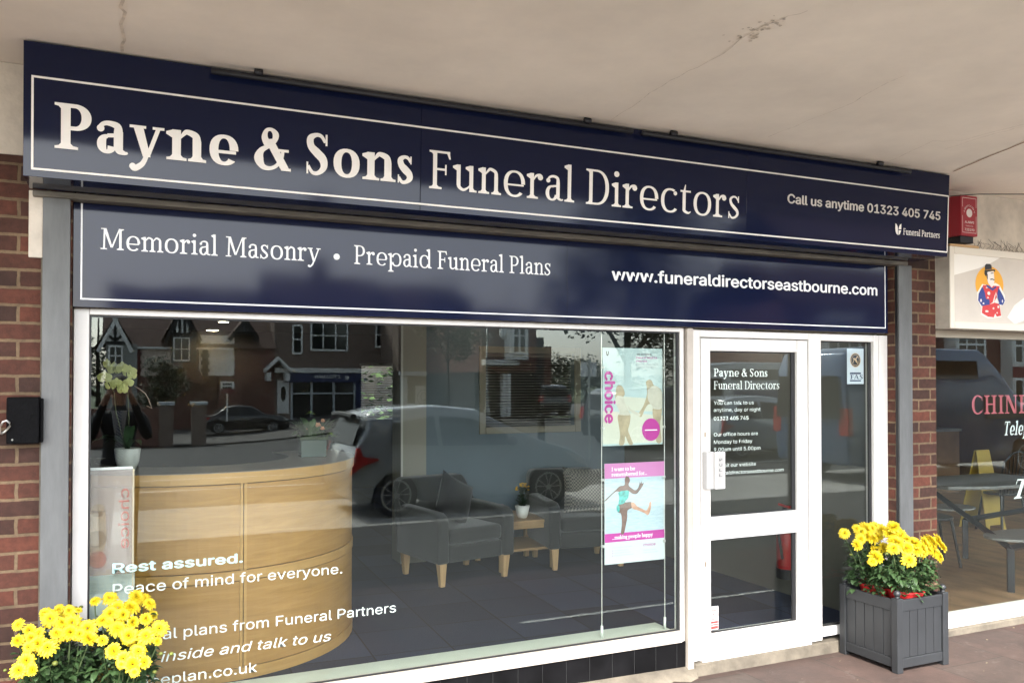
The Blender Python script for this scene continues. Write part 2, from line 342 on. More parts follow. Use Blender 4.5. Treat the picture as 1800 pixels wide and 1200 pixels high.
def brick(name, c1, c2, mortar, w=.225, h=.075, ms=.0075, off=.5, sq=1.0, sqf=2, bump=.6, dirt=.5):
    """brickwork in metres: walls facing x or y share one coordinate along the wall"""
    m = M(name, c1, .88); N, L, b = nodes(m); g = N.new('ShaderNodeNewGeometry')
    sp = N.new('ShaderNodeSeparateXYZ'); L.new(g.outputs['Position'], sp.inputs[0])
    ad = N.new('ShaderNodeMath'); L.new(sp.outputs[0], ad.inputs[0]); L.new(sp.outputs[1], ad.inputs[1])
    nz = N.new('ShaderNodeTexNoise'); nz.inputs['Scale'].default_value = 14; nz.inputs['Detail'].default_value = 3; L.new(g.outputs['Position'], nz.inputs['Vector'])
    wob = N.new('ShaderNodeMath'); wob.operation = 'MULTIPLY_ADD'; wob.inputs[1].default_value = .014; L.new(nz.outputs[0], wob.inputs[0]); L.new(ad.outputs[0], wob.inputs[2])
    wz = N.new('ShaderNodeMath'); wz.operation = 'MULTIPLY_ADD'; wz.inputs[1].default_value = .010; L.new(nz.outputs[0], wz.inputs[0]); L.new(sp.outputs[2], wz.inputs[2])
    cb = N.new('ShaderNodeCombineXYZ'); L.new(wob.outputs[0], cb.inputs[0]); L.new(wz.outputs[0], cb.inputs[1])
    t = N.new('ShaderNodeTexBrick'); L.new(cb.outputs[0], t.inputs['Vector']); t.inputs['Scale'].default_value = 1
    t.offset = off; t.squash = sq; t.squash_frequency = sqf
    t.inputs['Brick Width'].default_value = w; t.inputs['Row Height'].default_value = h; t.inputs['Mortar Size'].default_value = ms; t.inputs['Mortar Smooth'].default_value = .25; t.inputs['Bias'].default_value = 0
    t.inputs['Color1'].default_value = (*c1, 1); t.inputs['Color2'].default_value = (*c2, 1); t.inputs['Mortar'].default_value = (*mortar, 1)
    n2 = N.new('ShaderNodeTexNoise'); n2.inputs['Scale'].default_value = 30; n2.inputs['Detail'].default_value = 8; n2.inputs['Roughness'].default_value = .7; L.new(g.outputs['Position'], n2.inputs['Vector'])
    n3 = N.new('ShaderNodeTexNoise'); n3.inputs['Scale'].default_value = 3.2; n3.inputs['Detail'].default_value = 4; L.new(g.outputs['Position'], n3.inputs['Vector'])
    mx = N.new('ShaderNodeMath'); mx.operation = 'MULTIPLY'; L.new(n2.outputs[0], mx.inputs[0]); L.new(n3.outputs[0], mx.inputs[1])
    mr = N.new('ShaderNodeMapRange'); mr.inputs[1].default_value = .12; mr.inputs[2].default_value = .42; mr.inputs[3].default_value = 1-dirt; mr.inputs[4].default_value = 1+dirt*.45; L.new(mx.outputs[0], mr.inputs[0])
    vm = N.new('ShaderNodeVectorMath'); vm.operation = 'SCALE'; L.new(t.outputs['Color'], vm.inputs[0]); L.new(mr.outputs[0], vm.inputs['Scale']); L.new(vm.outputs[0], b.inputs['Base Color'])
    iv = N.new('ShaderNodeMath'); iv.operation = 'MULTIPLY_ADD'; iv.inputs[1].default_value = -1; L.new(t.outputs['Fac'], iv.inputs[0]); L.new(n2.outputs[0], iv.inputs[2])
    bp = N.new('ShaderNodeBump'); bp.inputs['Strength'].default_value = bump; bp.inputs['Distance'].default_value = .006; L.new(iv.outputs[0], bp.inputs['Height']); L.new(bp.outputs[0], b.inputs['Normal'])
    return m
def glass(name, f0=.039, tint=(.955, .98, .97)):
    m = bpy.data.materials.new(name); m.use_nodes = True; N, L = m.node_tree.nodes, m.node_tree.links; N.remove(N['Principled BSDF'])
    out = N['Material Output']; tr = N.new('ShaderNodeBsdfTransparent'); tr.inputs[0].default_value = (*tint, 1)
    gl = N.new('ShaderNodeBsdfAnisotropic'); gl.inputs['Roughness'].default_value = 0; gl.inputs[0].default_value = (.93, 1, .98, 1)
    g = N.new('ShaderNodeNewGeometry'); dt = N.new('ShaderNodeVectorMath'); dt.operation = 'DOT_PRODUCT'; L.new(g.outputs['Incoming'], dt.inputs[0]); L.new(g.outputs['Normal'], dt.inputs[1])
    ab = N.new('ShaderNodeMath'); ab.operation = 'ABSOLUTE'; L.new(dt.outputs['Value'], ab.inputs[0])
    su = N.new('ShaderNodeMath'); su.operation = 'SUBTRACT'; su.inputs[0].default_value = 1; L.new(ab.outputs[0], su.inputs[1])
    pw = N.new('ShaderNodeMath'); pw.operation = 'POWER'; pw.inputs[1].default_value = 5; L.new(su.outputs[0], pw.inputs[0])
    ma = N.new('ShaderNodeMath'); ma.operation = 'MULTIPLY_ADD'; ma.inputs[1].default_value = 1-f0; ma.inputs[2].default_value = f0; L.new(pw.outputs[0], ma.inputs[0])
    mix = N.new('ShaderNodeMixShader'); L.new(ma.outputs[0], mix.inputs[0]); L.new(tr.outputs[0], mix.inputs[1]); L.new(gl.outputs[0], mix.inputs[2]); L.new(mix.outputs[0], out.inputs[0])
    return m
def wood(name, c1, c2, rough=.42, vert=False, scale=1):
    m = M(name, c1, rough); N, L, b = nodes(m); tc = N.new('ShaderNodeTexCoord'); mp = N.new('ShaderNodeMapping')
    mp.inputs['Scale'].default_value = (1.2*scale, 1.2*scale, 14*scale) if not vert else (14*scale, 14*scale, 1.2*scale)
    L.new(tc.outputs['Object'], mp.inputs[0]); n1 = N.new('ShaderNodeTexNoise'); n1.inputs['Scale'].default_value = 2.2; n1.inputs['Detail'].default_value = 8; n1.inputs['Roughness'].default_value = .65; n1.inputs['Distortion'].default_value = .8
    L.new(mp.outputs[0], n1.inputs['Vector']); r = N.new('ShaderNodeValToRGB'); r.color_ramp.elements[0].position = .32; r.color_ramp.elements[1].position = .68
    r.color_ramp.elements[0].color = (*c1, 1); r.color_ramp.elements[1].color = (*c2, 1); L.new(n1.outputs[0], r.inputs[0]); L.new(r.outputs[0], b.inputs['Base Color'])
    return m
NAVY = M('navy_panel', (.0065, .0100, .033), .07, spec=.235)
N_, L_, B_ = nodes(NAVY)      # sheet metal that is never quite flat
tx = N_.new('ShaderNodeTexNoise'); tx.inputs['Scale'].default_value = 1.1; tx.inputs['Detail'].default_value = 2; tcn = N_.new('ShaderNodeTexCoord'); L_.new(tcn.outputs['Object'], tx.inputs['Vector'])
bn = N_.new('ShaderNodeBump'); bn.inputs['Strength'].default_value = .06; bn.inputs['Distance'].default_value = .05; L_.new(tx.outputs[0], bn.inputs['Height']); L_.new(bn.outputs[0], B_.inputs['Normal'])
VINYL = M('cream_vinyl', (.84, .81, .77), .5)
WVINYL = M('white_vinyl', (.86, .86, .86), .5)
WINTXT = M('window_vinyl', (.82, .84, .80), .5)
AQUATXT = M('pale_aqua_vinyl', (.55, .78, .76), .5)
WHITE = M('white_pvc', (.66, .64, .605), .32, var=.05, vscale=5)
CREAM = M('cream_paint', (.44, .395, .34), .5, var=.12, vscale=7)
SILLG = M('pale_green_sill', (.42, .455, .385), .45, var=.05)
GALV = M('galvanised_steel', (.125, .128, .126), .55, metal=.25, var=.22, vscale=5, bump=.08, bscale=25, stretch=(3, 3, .6))
TRIMM = M('weathered_aluminium', (.16, .145, .12), .55, metal=.4, var=.35, vscale=9, stretch=(.6, 4, 4))
BLACK = M('black_rubber', (.012, .012, .013), .5)
SOFT = M('soffit_paint', (.82, .745, .645), .8, var=.13, vscale=.9, bump=.12, bscale=12)
CONC = M('painted_concrete', (.60, .535, .45), .85, var=.18, vscale=6, bump=.25, bscale=40)
CEMENT = M('cement', (.115, .098, .074), .92, var=.35, vscale=7, bump=.5, bscale=45)
CRACK = M('crack', (.20, .17, .14), .9, var=.3, vscale=30)
RUST = M('rust_stain', (.34, .20, .11), .9, var=.4, vscale=20)
BRICK = brick('red_brick', (.118, .034, .018), (.040, .018, .012), (.165, .11, .062))
PLINTH = M('black_tile', (.005, .005, .0055), .35, spec=.15, var=.5, vscale=5)
GLASS = glass('window_glass')
DKMETAL = M('dark_metal', (.010, .011, .016), .45)
STEEL = M('steel', (.55, .56, .55), .3, metal=.9)

# ================================================================== ground
# paving: slabs .6 m, one joint line through x = 5.2 and x = 4.03, courses at y = -.55
def paving(name, rgb):
    m = M(name, rgb, .75); N, L, b = nodes(m); g = N.new('ShaderNodeNewGeometry'); mp = N.new('ShaderNodeMapping')
    mp.inputs['Location'].default_value = (.55, .545, 0); L.new(g.outputs['Position'], mp.inputs[0])
    sw = N.new('ShaderNodeSeparateXYZ'); L.new(mp.outputs[0], sw.inputs[0]); cb = N.new('ShaderNodeCombineXYZ'); L.new(sw.outputs[1], cb.inputs[0]); L.new(sw.outputs[0], cb.inputs[1])
    t = N.new('ShaderNodeTexBrick'); L.new(cb.outputs[0], t.inputs['Vector']); t.inputs['Scale'].default_value = 1; t.offset = .5
    t.inputs['Brick Width'].default_value = .9; t.inputs['Row Height'].default_value = .575; t.inputs['Mortar Size'].default_value = .005; t.inputs['Mortar Smooth'].default_value = .3; t.inputs['Bias'].default_value = .1
    t.inputs['Color1'].default_value = (.040, .020, .0155, 1); t.inputs['Color2'].default_value = (.043, .031, .025, 1); t.inputs['Mortar'].default_value = (.025, .018, .014, 1)
    n1 = N.new('ShaderNodeTexNoise'); n1.inputs['Scale'].default_value = 2.6; n1.inputs['Detail'].default_value = 10; n1.inputs['Roughness'].default_value = .72; L.new(g.outputs['Position'], n1.inputs['Vector'])
    n2 = N.new('ShaderNodeTexNoise'); n2.inputs['Scale'].default_value = 9; n2.inputs['Detail'].default_value = 9; n2.inputs['Roughness'].default_value = .7; n2.inputs['Distortion'].default_value = 1.2; L.new(g.outputs['Position'], n2.inputs['Vector'])
    r1 = N.new('ShaderNodeMapRange'); r1.inputs[1].default_value = .3; r1.inputs[2].default_value = .7; r1.inputs[3].default_value = .50; r1.inputs[4].default_value = 1.45; L.new(n1.outputs[0], r1.inputs[0])
    v1 = N.new('ShaderNodeVectorMath'); v1.operation = 'SCALE'; L.new(t.outputs['Color'], v1.inputs[0]); L.new(r1.outputs[0], v1.inputs['Scale'])
    r2 = N.new('ShaderNodeValToRGB'); r2.color_ramp.elements[0].position = .58; r2.color_ramp.elements[1].position = .74; r2.color_ramp.elements[0].color = (0, 0, 0, 1); r2.color_ramp.elements[1].color = (.55, .55, .55, 1); L.new(n2.outputs[0], r2.inputs[0])
    mx = N.new('ShaderNodeMix'); mx.data_type = 'RGBA'; L.new(r2.outputs[0], mx.inputs[0]); L.new(v1.outputs[0], mx.inputs[6]); mx.inputs[7].default_value = (.115, .098, .083, 1); L.new(mx.outputs[2], b.inputs['Base Color'])
    ad = N.new('ShaderNodeMath'); ad.operation = 'MULTIPLY_ADD'; ad.inputs[1].default_value = -2; L.new(t.outputs['Fac'], ad.inputs[0]); L.new(n2.outputs[0], ad.inputs[2])
    bp = N.new('ShaderNodeBump'); bp.inputs['Strength'].default_value = .35; bp.inputs['Distance'].default_value = .006; L.new(ad.outputs[0], bp.inputs['Height']); L.new(bp.outputs[0], b.inputs['Normal'])
    return m
PAVE = paving('red_paving', (.24, .16, .13))
ASPH = M('asphalt', (.030, .030, .030), .85, var=.25, vscale=1.5, bump=.3, bscale=150)
KERB = M('kerb_concrete', (.30, .29, .27), .85, var=.2, vscale=6)
GRASS = M('grass_ground', (.05, .075, .025), .95, var=.4, vscale=.6)
struct(MB().quad((-900, -900, -1.6), (900, -900, -1.6), (900, 900, -1.6), (-900, 900, -1.6)).build('ground', GRASS))
struct(MB().box(-40, 60, -2.9, .012, -.19, 0).build('pavement', PAVE))
struct(MB().box(-40, 60, -6.0, -2.901, -.19, -.003).build('darkened_footway', M('footway_reflection_cut', (.036, .035, .034), .9, var=.3, vscale=2, bump=.3, bscale=120)))  # outer pavement split off and darkened to weaken its reflection in the window
k = MB()
for i in range(109): k.box(-40 + i*.917, -40 + i*.917 + .91, -6.15, -6.002, -.19, -.004)
struct(k.build('kerb', KERB, bevel=.01))
def sstep(t): t = max(0, min(1, t)); return t*t*(3-2*t)
def gz(x, y): return -1.0*sstep((-y-15)/24)*sstep((17-x)/14)        # the road falls away to the left
def sheet(x0, x1, y0, y1, z, nx, ny):
    vs = [(x0+(x1-x0)*i/nx, y0+(y1-y0)*j/ny, z+gz(x0+(x1-x0)*i/nx, y0+(y1-y0)*j/ny)) for j in range(ny+1) for i in range(nx+1)]
    return MB().add(vs, [(j*(nx+1)+i, j*(nx+1)+i+1, (j+1)*(nx+1)+i+1, (j+1)*(nx+1)+i) for j in range(ny) for i in range(nx)])
struct(sheet(-120, 200, -36, -6.15, -.12, 160, 30).build('road', ASPH, smooth=True))
struct(MB().quad((-60, -9.4, -.117), (90, -9.4, -.117), (90, -6.15, -.117), (-60, -6.15, -.117)).build('added_bounce_strip', M('bounce_strip_pale', (.30, .29, .27), .9, var=.15, vscale=1.2, bump=.2, bscale=60)))  # pale strip added to bounce light up to the soffit
YEL = M('yellow_line_paint', (.62, .46, .10), .7, var=.2, vscale=9)
WPAINT = M('white_line_paint', (.6, .6, .58), .7, var=.2, vscale=9)
k = MB()
for y in (-6.42, -6.66):
    k.quad((-40, y-.05, -.1135), (60, y-.05, -.1135), (60, y+.05, -.1135), (-40, y+.05, -.1135))
struct(k.build('yellow_lines', YEL))
k = MB()
for y in (-11.6, -13.4):
    for i in range(24): k.quad((-60+6*i, y-.05, -.1135), (-56.5+6*i, y-.05, -.1135), (-56.5+6*i, y+.05, -.1135), (-60+6*i, y+.05, -.1135))
struct(k.build('road_markings', WPAINT))
struct(MB().quad((2.7, -1.40, .004), (5.6, -1.40, .004), (5.6, -1.36, .004), (2.7, -1.36, .004)).build('pavement_line', WPAINT))
struct(sheet(-120, 200, -62, -36.01, -.06, 160, 26).build('far_pavement', M('far_paving', (.085, .08, .075), .9, var=.25, vscale=.7), smooth=True))

# ================================================================== the building
t = thing('canopy', 'wide cream painted concrete canopy soffit with fine cracks above the shop sign', 'canopy', (2.5, -1.4, 3.125))
MB().box(-12, 26, -2.75, .3, 3.125, 3.55).build('slab', SOFT, t)
def line3(pts, w, z=3.122):
    m = MB()
    for a, b in zip(pts, pts[1:]):
        d = Vector((b[0]-a[0], b[1]-a[1])).normalized(); n = (-d.y*w/2, d.x*w/2)
        m.quad((a[0]-n[0], a[1]-n[1], z), (b[0]-n[0], b[1]-n[1], z), (b[0]+n[0], b[1]+n[1], z), (a[0]+n[0], a[1]+n[1], z))
    return m
def jag(pts, amp=.012, n=5):
    out = [pts[0]]
    for a, b in zip(pts, pts[1:]):
        for i in range(1, n+1):
            s = i/n; out.append((a[0]+(b[0]-a[0])*s + random.uniform(-amp, amp)*(i < n), a[1]+(b[1]-a[1])*s + random.uniform(-amp, amp)*(i < n)))
    return out
CR = M('soffit_crack', (.60, .53, .44), .9, var=.4, vscale=30)
line3(jag([(2.312, -0.470), (2.257, -1.006), (2.259, -1.336), (2.221, -1.713), (2.279, -1.888)]), .003).build('crack', CR, t)
line3(jag([(3.258, -0.569), (3.238, -1.102), (3.151, -1.564)]), .003).build('crack', CR, t)
line3(jag([(4.296, -0.458), (4.152, -0.898), (4.297, -0.965), (4.320, -1.314)]), .003).build('crack', CR, t)
line3(jag([(4.365, -0.802), (4.341, -1.071), (4.359, -1.288)]), .003).build('crack', CR, t)
line3(jag([(4.879, -0.461), (4.771, -0.737), (4.693, -0.967), (4.605, -1.217)], .004), .011).build('rust_line', RUST, t)
line3(jag([(0.011, -0.412), (0.013, -0.775), (0.008, -1.026)], .01), .012).build('rust_line', M('faint_rust', (.68, .595, .49), .9, var=.3, vscale=20), t)
k = MB()
for i in range(46):
    a = random.random(); c = Vector((2.224, -1.577)) * (1-a) + Vector((2.234, -1.775)) * a
    x, y = c.x + random.gauss(0, .03), c.y + random.gauss(0, .03); r = random.uniform(.003, .010)
    k.quad(*[(x + r*cos(q)*random.uniform(.5, 1.3), y + r*sin(q), 3.122) for q in (0, 1.3, 2.5, 3.7, 5)])
k.build('chipped_paint', CR, t)

t = thing('brick_pier', 'red brick pier left of the shop window behind the small black box', 'brick pier', (-.6, 0, 0))
MB().box(-4, -.18, -.073, .30, -.05, 2.733).build('brickwork', BRICK, t)
b0 = tag(MB().box(-4, -.18, -.078, .30, 2.734, 3.124).build('concrete_lintel', CONC, None, bevel=.004), 'pale pitted concrete lintel above the brick at far left', 'lintel')
tag(MB().box(-.346, -.2925, -.092, -.0735, 2.30, 2.586).build('concrete_block', CONC, None, bevel=.003), 'small pale concrete strip beside the left steel guide rail under the sign', 'concrete strip')
t = thing('brick_pier', 'narrow red brick pier between the white door and the takeaway window', 'brick pier', (5, 0, 0))
MB().box(4.793, 5.187, -.073, .30, -.05, 3.124).build('brickwork', BRICK, t)
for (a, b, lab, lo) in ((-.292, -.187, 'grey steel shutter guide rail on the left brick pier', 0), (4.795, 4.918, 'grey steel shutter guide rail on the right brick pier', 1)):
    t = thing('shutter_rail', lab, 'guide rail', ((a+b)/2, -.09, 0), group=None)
    m = MB().box(a, b, -.106, -.101, .0, 2.56).box(a, a+.004, -.1005, -.0735, .0, 2.56).box(b-.004, b, -.1005, -.0735, .0, 2.56)
    m.build('channel', GALV, t, bevel=.0015)
    if lo: MB().box(a-.004, a-.001, -.094, -.076, .02, 2.55).build('shade_strip', BLACK, t)  # dark strip standing for the shade on the rail's side face
    else:
        MB().box(a-.007, a-.001, -.088, -.078, .0, 2.56).build('edge_bead', CEMENT, t)
tag(MB().box(-.33, 4.86, -.126, -.02, 2.558, 2.583).build('roller_shutter', TRIMM, None, bevel=.003), 'weathered grey bottom slat of the rolled up shutter under the blue fascia', 'shutter')
# back of the fascia, wall over it
tag(MB().box(-.17, 4.78, .0, .3, 2.10, 3.12).build('wall_infill', CONC), 'wall behind the two blue shop signs', 'wall')

# ------------------------------------------------------------------ fascia sign (top leans out about two degrees)
TILT = -.0375
def fy(z, d=0): return -.380 - (z - 2.585)*.0375 - d
t = thing('fascia_sign', 'dark navy fascia sign with big cream Payne & Sons Funeral Directors lettering', 'shop sign', (2.29, -.38, 2.585))
MB().px([(fy(2.585)+.004, 2.5855), (fy(3.115)+.004, 3.115), (-.13, 3.115), (-.13, 2.5855)], -.340, 4.919).build('box', NAVY, t)
for a, b, tl in ((-.343, 1.3035, 0), (1.3055, 3.2585, .0035), (3.2605, 4.922, -.0015)):
    m = MB(); z0, z1 = 2.5845, 3.116
    m.px([(fy(z0)-tl, z0), (fy(z1), z1), (fy(z1)+.0038, z1), (fy(z0)+.0038, z0)], a, b).build('panel', NAVY, t, bevel=.001)
def fline(m, x0, z0, x1, z1, w=.0085):
    f = lambda x, z: (x, fy(z, .0042), z)
    if abs(z1-z0) < 1e-6: m.quad(f(x0, z0-w/2), f(x1, z0-w/2), f(x1, z0+w/2), f(x0, z0+w/2))
    else: m.quad(f(x0-w/2, z0), f(x0+w/2, z0), f(x0+w/2, z1), f(x0-w/2, z1))
m = MB(); zb, zt = 2.615, 2.978
fline(m, -.315, zb, 4.922-.008, zb); fline(m, -.315, zt, 4.914, zt); fline(m, -.311, zb+.0044, -.311, zt-.0044); fline(m, 4.912, zb+.0044, 4.912, zt-.0044)
m.build('border_line', VINYL, t)
yb = lambda z: fy(z, .0045)
def fser(txt, x0, x1, z, cap, w, h, tr=.035):
    st, wd = Glyphs(w, h).text(txt, tr); kx = (x1-x0)/wd
    MB().strips(st, lambda u, v, l: (x0+u*kx, fy(z+v*cap, .0045+.00012*l), z+v*cap)).build('lettering', VINYL, t)
fser('Payne & Sons', -.235, 1.270, 2.705, .182, .195, .088)
fser('Funeral Directors', 1.345, 3.213, 2.694, .182, .105, .058)
fser('Funeral Partners', 4.508, 4.840, 2.700, .040, .14, .08)
for o in (sans('lettering', 'Call us anytime 01323 405 745', VINYL, t, 3.560, 4.838, 2.817, .074, 0, bold=.034),):
    for v in o.data.vertices: v.co.y = fy(v.co.z + 2.585, .0046) + .38
# leaf shield emblem of two halves
m = MB(); cx, cz = 4.464, 2.730; sy = lambda x, z: (x, fy(z, .0046), z)
for sgn, cut in ((-1, 0), (1, 1)):
    P = [(.0025, -.036), (.014, -.030), (.023, -.014), (.026, .004), (.026, .036), (.014, .030), (.006, .016), (.0025, .000)]
    if cut:
        for Q in ([p for p in P if p[1] < -.010] + [(.0255, -.005), (.0025, -.005)], [(.0025, .001), (.026, .001)] + [p for p in P if p[1] > .005]): m.quad(*[sy(cx+sgn*a, cz+b) for a, b in Q])
    else: m.quad(*[sy(cx+sgn*a, cz+b) for a, b in P])
m.build('emblem', VINYL, t)

# ------------------------------------------------------------------ slim trough lights along the top of the fascia
for i, (a, b, br, lab) in enumerate(((.355, 2.46, (.531, 2.166), 'slim black trough light along the top of the fascia, left one'), (2.52, 4.515, (2.70, 4.23), 'slim black trough light along the top of the fascia, right one'))):
    t = thing('trough_light', lab, 'sign light', ((a+b)/2, -.44, 3.09), group='trough lights over the fascia')
    MB().tube([(a, -.440, 3.087), (b, -.440, 3.087)], .0125, 10).build('tube', DKMETAL, t, smooth=True)
    for x in br:
        MB().tube([(x, -.446, 3.108), (x+.034, -.446, 3.108)], .015, 10).build('bracket', DKMETAL, t, smooth=True)

# ------------------------------------------------------------------ lower sign
t = thing('shop_sign', 'navy sign with Memorial Masonry and web address under the big fascia', 'shop sign', (2.28, -.05, 2.10))
MB().box(-.176, 4.749, -.046, -.012, 2.0995, 2.557).build('box', NAVY, t)
for a, b in ((-.178, 2.2775), (2.2795, 4.751)): MB().box(a, b, -.0505, -.0465, 2.0985, 2.556).build('panel', NAVY, t, bevel=.001)
m = MB(); w = .007; y = -.0512
m.quad((-.149, y, 2.131), (4.731, y, 2.131), (4.731, y, 2.138), (-.149, y, 2.138))
m.quad((-.149, y, 2.1382), (-.142, y, 2.1382), (-.142, y, 2.555), (-.149, y, 2.555)); m.quad((4.724, y, 2.1382), (4.731, y, 2.1382), (4.731, y, 2.555), (4.724, y, 2.555))
m.build('border_line', WVINYL, t)
serif('lettering', 'Memorial Masonry', WVINYL, t, -.073, .905, 2.358, .094, -.0513, .11, .062)
m = MB(); m.strips([(0, Glyphs(.1, .06).dot(.983, 2.388, .0155))], lambda u, v, l: (u, -.0513, v)).build('bullet', WVINYL, t)
serif('lettering', 'Prepaid Funeral Plans', WVINYL, t, 1.070, 2.177, 2.358, .094, -.0513, .11, .062)
sans('lettering', 'www.funeraldirectorseastbourne.com', WVINYL, t, 2.571, 4.652, 2.352, .096, -.0513, bold=.028)

# ------------------------------------------------------------------ shop window
GSK = BLACK
t = thing('shop_window', 'large white framed shop window with vinyl lettering on its lower left', 'shop window', (1.46, 0, .21))
m = MB().box(-.176, -.114, 0, .07, .214, 2.097).box(3.080, 3.105, 0, .07, .215, 2.097).box(-.1135, 3.0795, .0005, .07, 2.070, 2.0965)
m.build('frame', CREAM if 0 else WHITE, t, bevel=.003)
m = MB(); m.px([(-.012, .213), (-.012, .266), (.0, .279), (.06, .279), (.06, .213)], -.1135, 3.0795); m.build('bottom_rail', CREAM, t, bevel=.002)
m = MB(); q = .008
for a, b, c, d in ((-.1138, -.1138+q, .2795, 2.0697), (3.0797-q*2.2, 3.0797, .2795, 2.0697)): m.box(a, b, .014, .026, c, d)
m.box(-.1055, 3.062, .014, .026, 2.0697-q, 2.0697).box(-.1055, 3.062, .014, .026, .2795, .2795+q*.8)
m.build('gasket', GSK, t)
MB().box(-.113, 3.079, .028, .036, .28, 2.0694).build('glass', GLASS, t)
VY = .0375
sans('lettering', 'Rest assured.', AQUATXT, t, -.012, .552, .904, .061, VY, bold=.03)
sans('lettering', 'Peace of mind for everyone.', WINTXT, t, -.012, 1.037, .806, .068, VY)
sans('lettering', 'Funeral plans from Funeral Partners', WINTXT, t, -.012, 1.318, .580, .068, VY)
sans('lettering', 'Step inside and talk to us', WINTXT, t, -.012, .982, .476, .066, VY, shear=.22)
sans('lettering', 'choiceplan.co.uk', WINTXT, t, -.012, .623, .372, .066, VY)
tag(MB().box(-.112, 3.078, .066, .27, .235, .262).build('window_sill', SILLG, None, bevel=.003), 'pale green window board inside the bottom of the shop window', 'window sill')
tag(MB().box(-.18, 3.115, .004, .12, -.02, .2125).build('tiled_plinth', PLINTH, None, bevel=.002), 'glossy black tiled plinth below the shop window', 'plinth')
k = MB()
for i in range(22): k.box(-.10+.15*i, -.099+.15*i, .0025, .0045, .0, .212)
o = k.build('grout', M('tile_grout', (.035, .035, .035), .8), bpy.data.objects['tiled_plinth'])
fil = MB(); n = 40
rows = []
for i in range(n+1):
    x = -.18 + (3.165+.18)*i/n; j = random.uniform(-.02, .02); q = (i/n)**3; rows.append([(x, -.20+j*1.6 + .15*q, .002), (x, -.11+j+.07*q, (.030+random.uniform(0, .008))*(1-.5*q)), (x, -.02, .066+random.uniform(-.005, .005)-.02*q), (x, .006, .080-.02*q)])
vs = [p for r in rows for p in r]; fil.add(vs, [(4*i+k2, 4*i+4+k2, 4*i+5+k2, 4*i+1+k2) for i in range(n) for k2 in range(3)])
tag(fil.build('cement_fillet', CEMENT, None, smooth=True), 'rough cement fillet along the foot of the black plinth', 'cement fillet')
t = thing('frame_post', 'slim cream post between the shop window and the white door', 'post', (3.14, 0, 0))
MB().box(3.119, 3.1615, -.018, .07, .03, 2.095).build('post', CREAM, t, bevel=.003)
MB().box(3.1065, 3.1165, .015, .06, .03, 2.095).build('seal', M('brown_seal', (.10, .07, .05), .7), t)

# ------------------------------------------------------------------ door set
t = thing('door_frame', 'white door frame with narrow side light holding the glazed door', 'door frame', (3.98, 0, .083))
m = MB().box(3.171, 3.2215, -.004, .07, .083, 2.086).box(3.222, 4.0885, -.0035, .07, 2.043, 2.0855)
m.box(4.089, 4.196, -.004, .07, .083, 2.086).box(4.670, 4.793, -.004, .07, .105, 2.086).box(4.1965, 4.6695, -.0035, .07, 2.040, 2.0855).box(4.1965, 4.6695, -.0035, .07, .105, .162)
m.build('frame', WHITE, t, bevel=.003)
MB().box(4.712, 4.790, -.012, -.0045, .106, 2.085).build('trim', WHITE, t, bevel=.003)
m = MB(); q = .012
m.box(4.1965, 4.1965+q*.5, .02, .032, .1625, 2.0395).box(4.6695-q*2, 4.6695, .02, .032, .1625, 2.0395).box(4.203, 4.645, .02, .032, 2.0395-q*.6, 2.0395).box(4.203, 4.645, .02, .032, .1625, .1625+q)
m.build('gasket', GSK, t)
MB().box(4.197, 4.669, .034, .042, .163, 2.039).build('side_light', GLASS, t)
MB().box(3.2225, 4.0880, -.022, .065, .074, .0905).build('threshold', M('threshold_metal', (.55, .52, .48), .4, metal=.3), t, bevel=.002)
tag(MB().px([(-.032, -.05), (-.026, .074), (.09, .0735), (.09, -.05)], 3.165, 4.79).build('doorstep', CEMENT, None, bevel=.008), 'worn cement doorstep under the white door and side light', 'doorstep')

t = thing('door', 'white framed glazed entrance door with white pull handle and letterbox', 'door', (3.65, 0, .093))
y0, y1 = -.008, .055; sx0, sx1 = 3.226, 4.0755; gx0, gx1 = 3.296, 3.987
m = MB().box(sx0, gx0-.0003, y0, y1, .095, 2.037).box(gx1+.0003, sx1, y0, y1, .095, 2.037)
for a, b in ((.095, .234), (.803, .944), (1.960, 2.037)): m.box(gx0, gx1, y0+.0004, y1, a, b)
m.build('leaf', WHITE, t, bevel=.003)
m = MB(); q = .007
for a, b in ((.2345, .8025), (.9445, 1.9595)): m.box(gx0, gx0+q*.5, .012, .024, a, b).box(gx1-.03, gx1, .012, .024, a, b).box(gx0+q*.5, gx1-.03, .012, .024, b-q, b).box(gx0+q*.5, gx1-.03, .012, .024, a, a+q)
m.build('gasket', GSK, t)
for a, b in ((.2345, .8025), (.9445, 1.9595)): MB().box(gx0+.0005, gx1-.0005, .026, .034, a, b).build('glass', GLASS, t)
VY = .0352
serif('lettering', 'Payne & Sons', WINTXT, t, 3.355, 3.782, 1.803, .050, VY, .16, .075)
serif('lettering', 'Funeral Directors', WINTXT, t, 3.355, 3.880, 1.724, .050, VY, .105, .055)
for txt, x1, z, bo, sh in (('You can talk to us', 3.668, 1.628, 0, 0), ('anytime, day or night', 3.722, 1.585, 0, 0), ('01323 405 745', 3.625, 1.532, .02, 0), ('Our office hours are', 3.700, 1.433, 0, 0), ('Monday to Friday', 3.655, 1.386, 0, 0), ('9.00am until 5.00pm', 3.720, 1.340, 0, 0), ('Or visit our website', 3.683, 1.240, 0, 0), ('funeraldirectorseastbourne.com', 3.910, 1.194, 0, .2)):
    sans('lettering', txt, WINTXT, t, 3.355, x1, z, .031, VY, bold=bo, shear=sh)
h = MB().box(3.232, 3.292, -.052, -.0085, 1.121, 1.346).build('pull_handle', M('handle_shade_grey', (.42, .41, .40), .35), t, bevel=.006)  # grey stands for the shading on the white handle's side
MB().box(3.286, 3.362, -.066, -.052, 1.121, 1.346).build('grip', WHITE, h, bevel=.005)
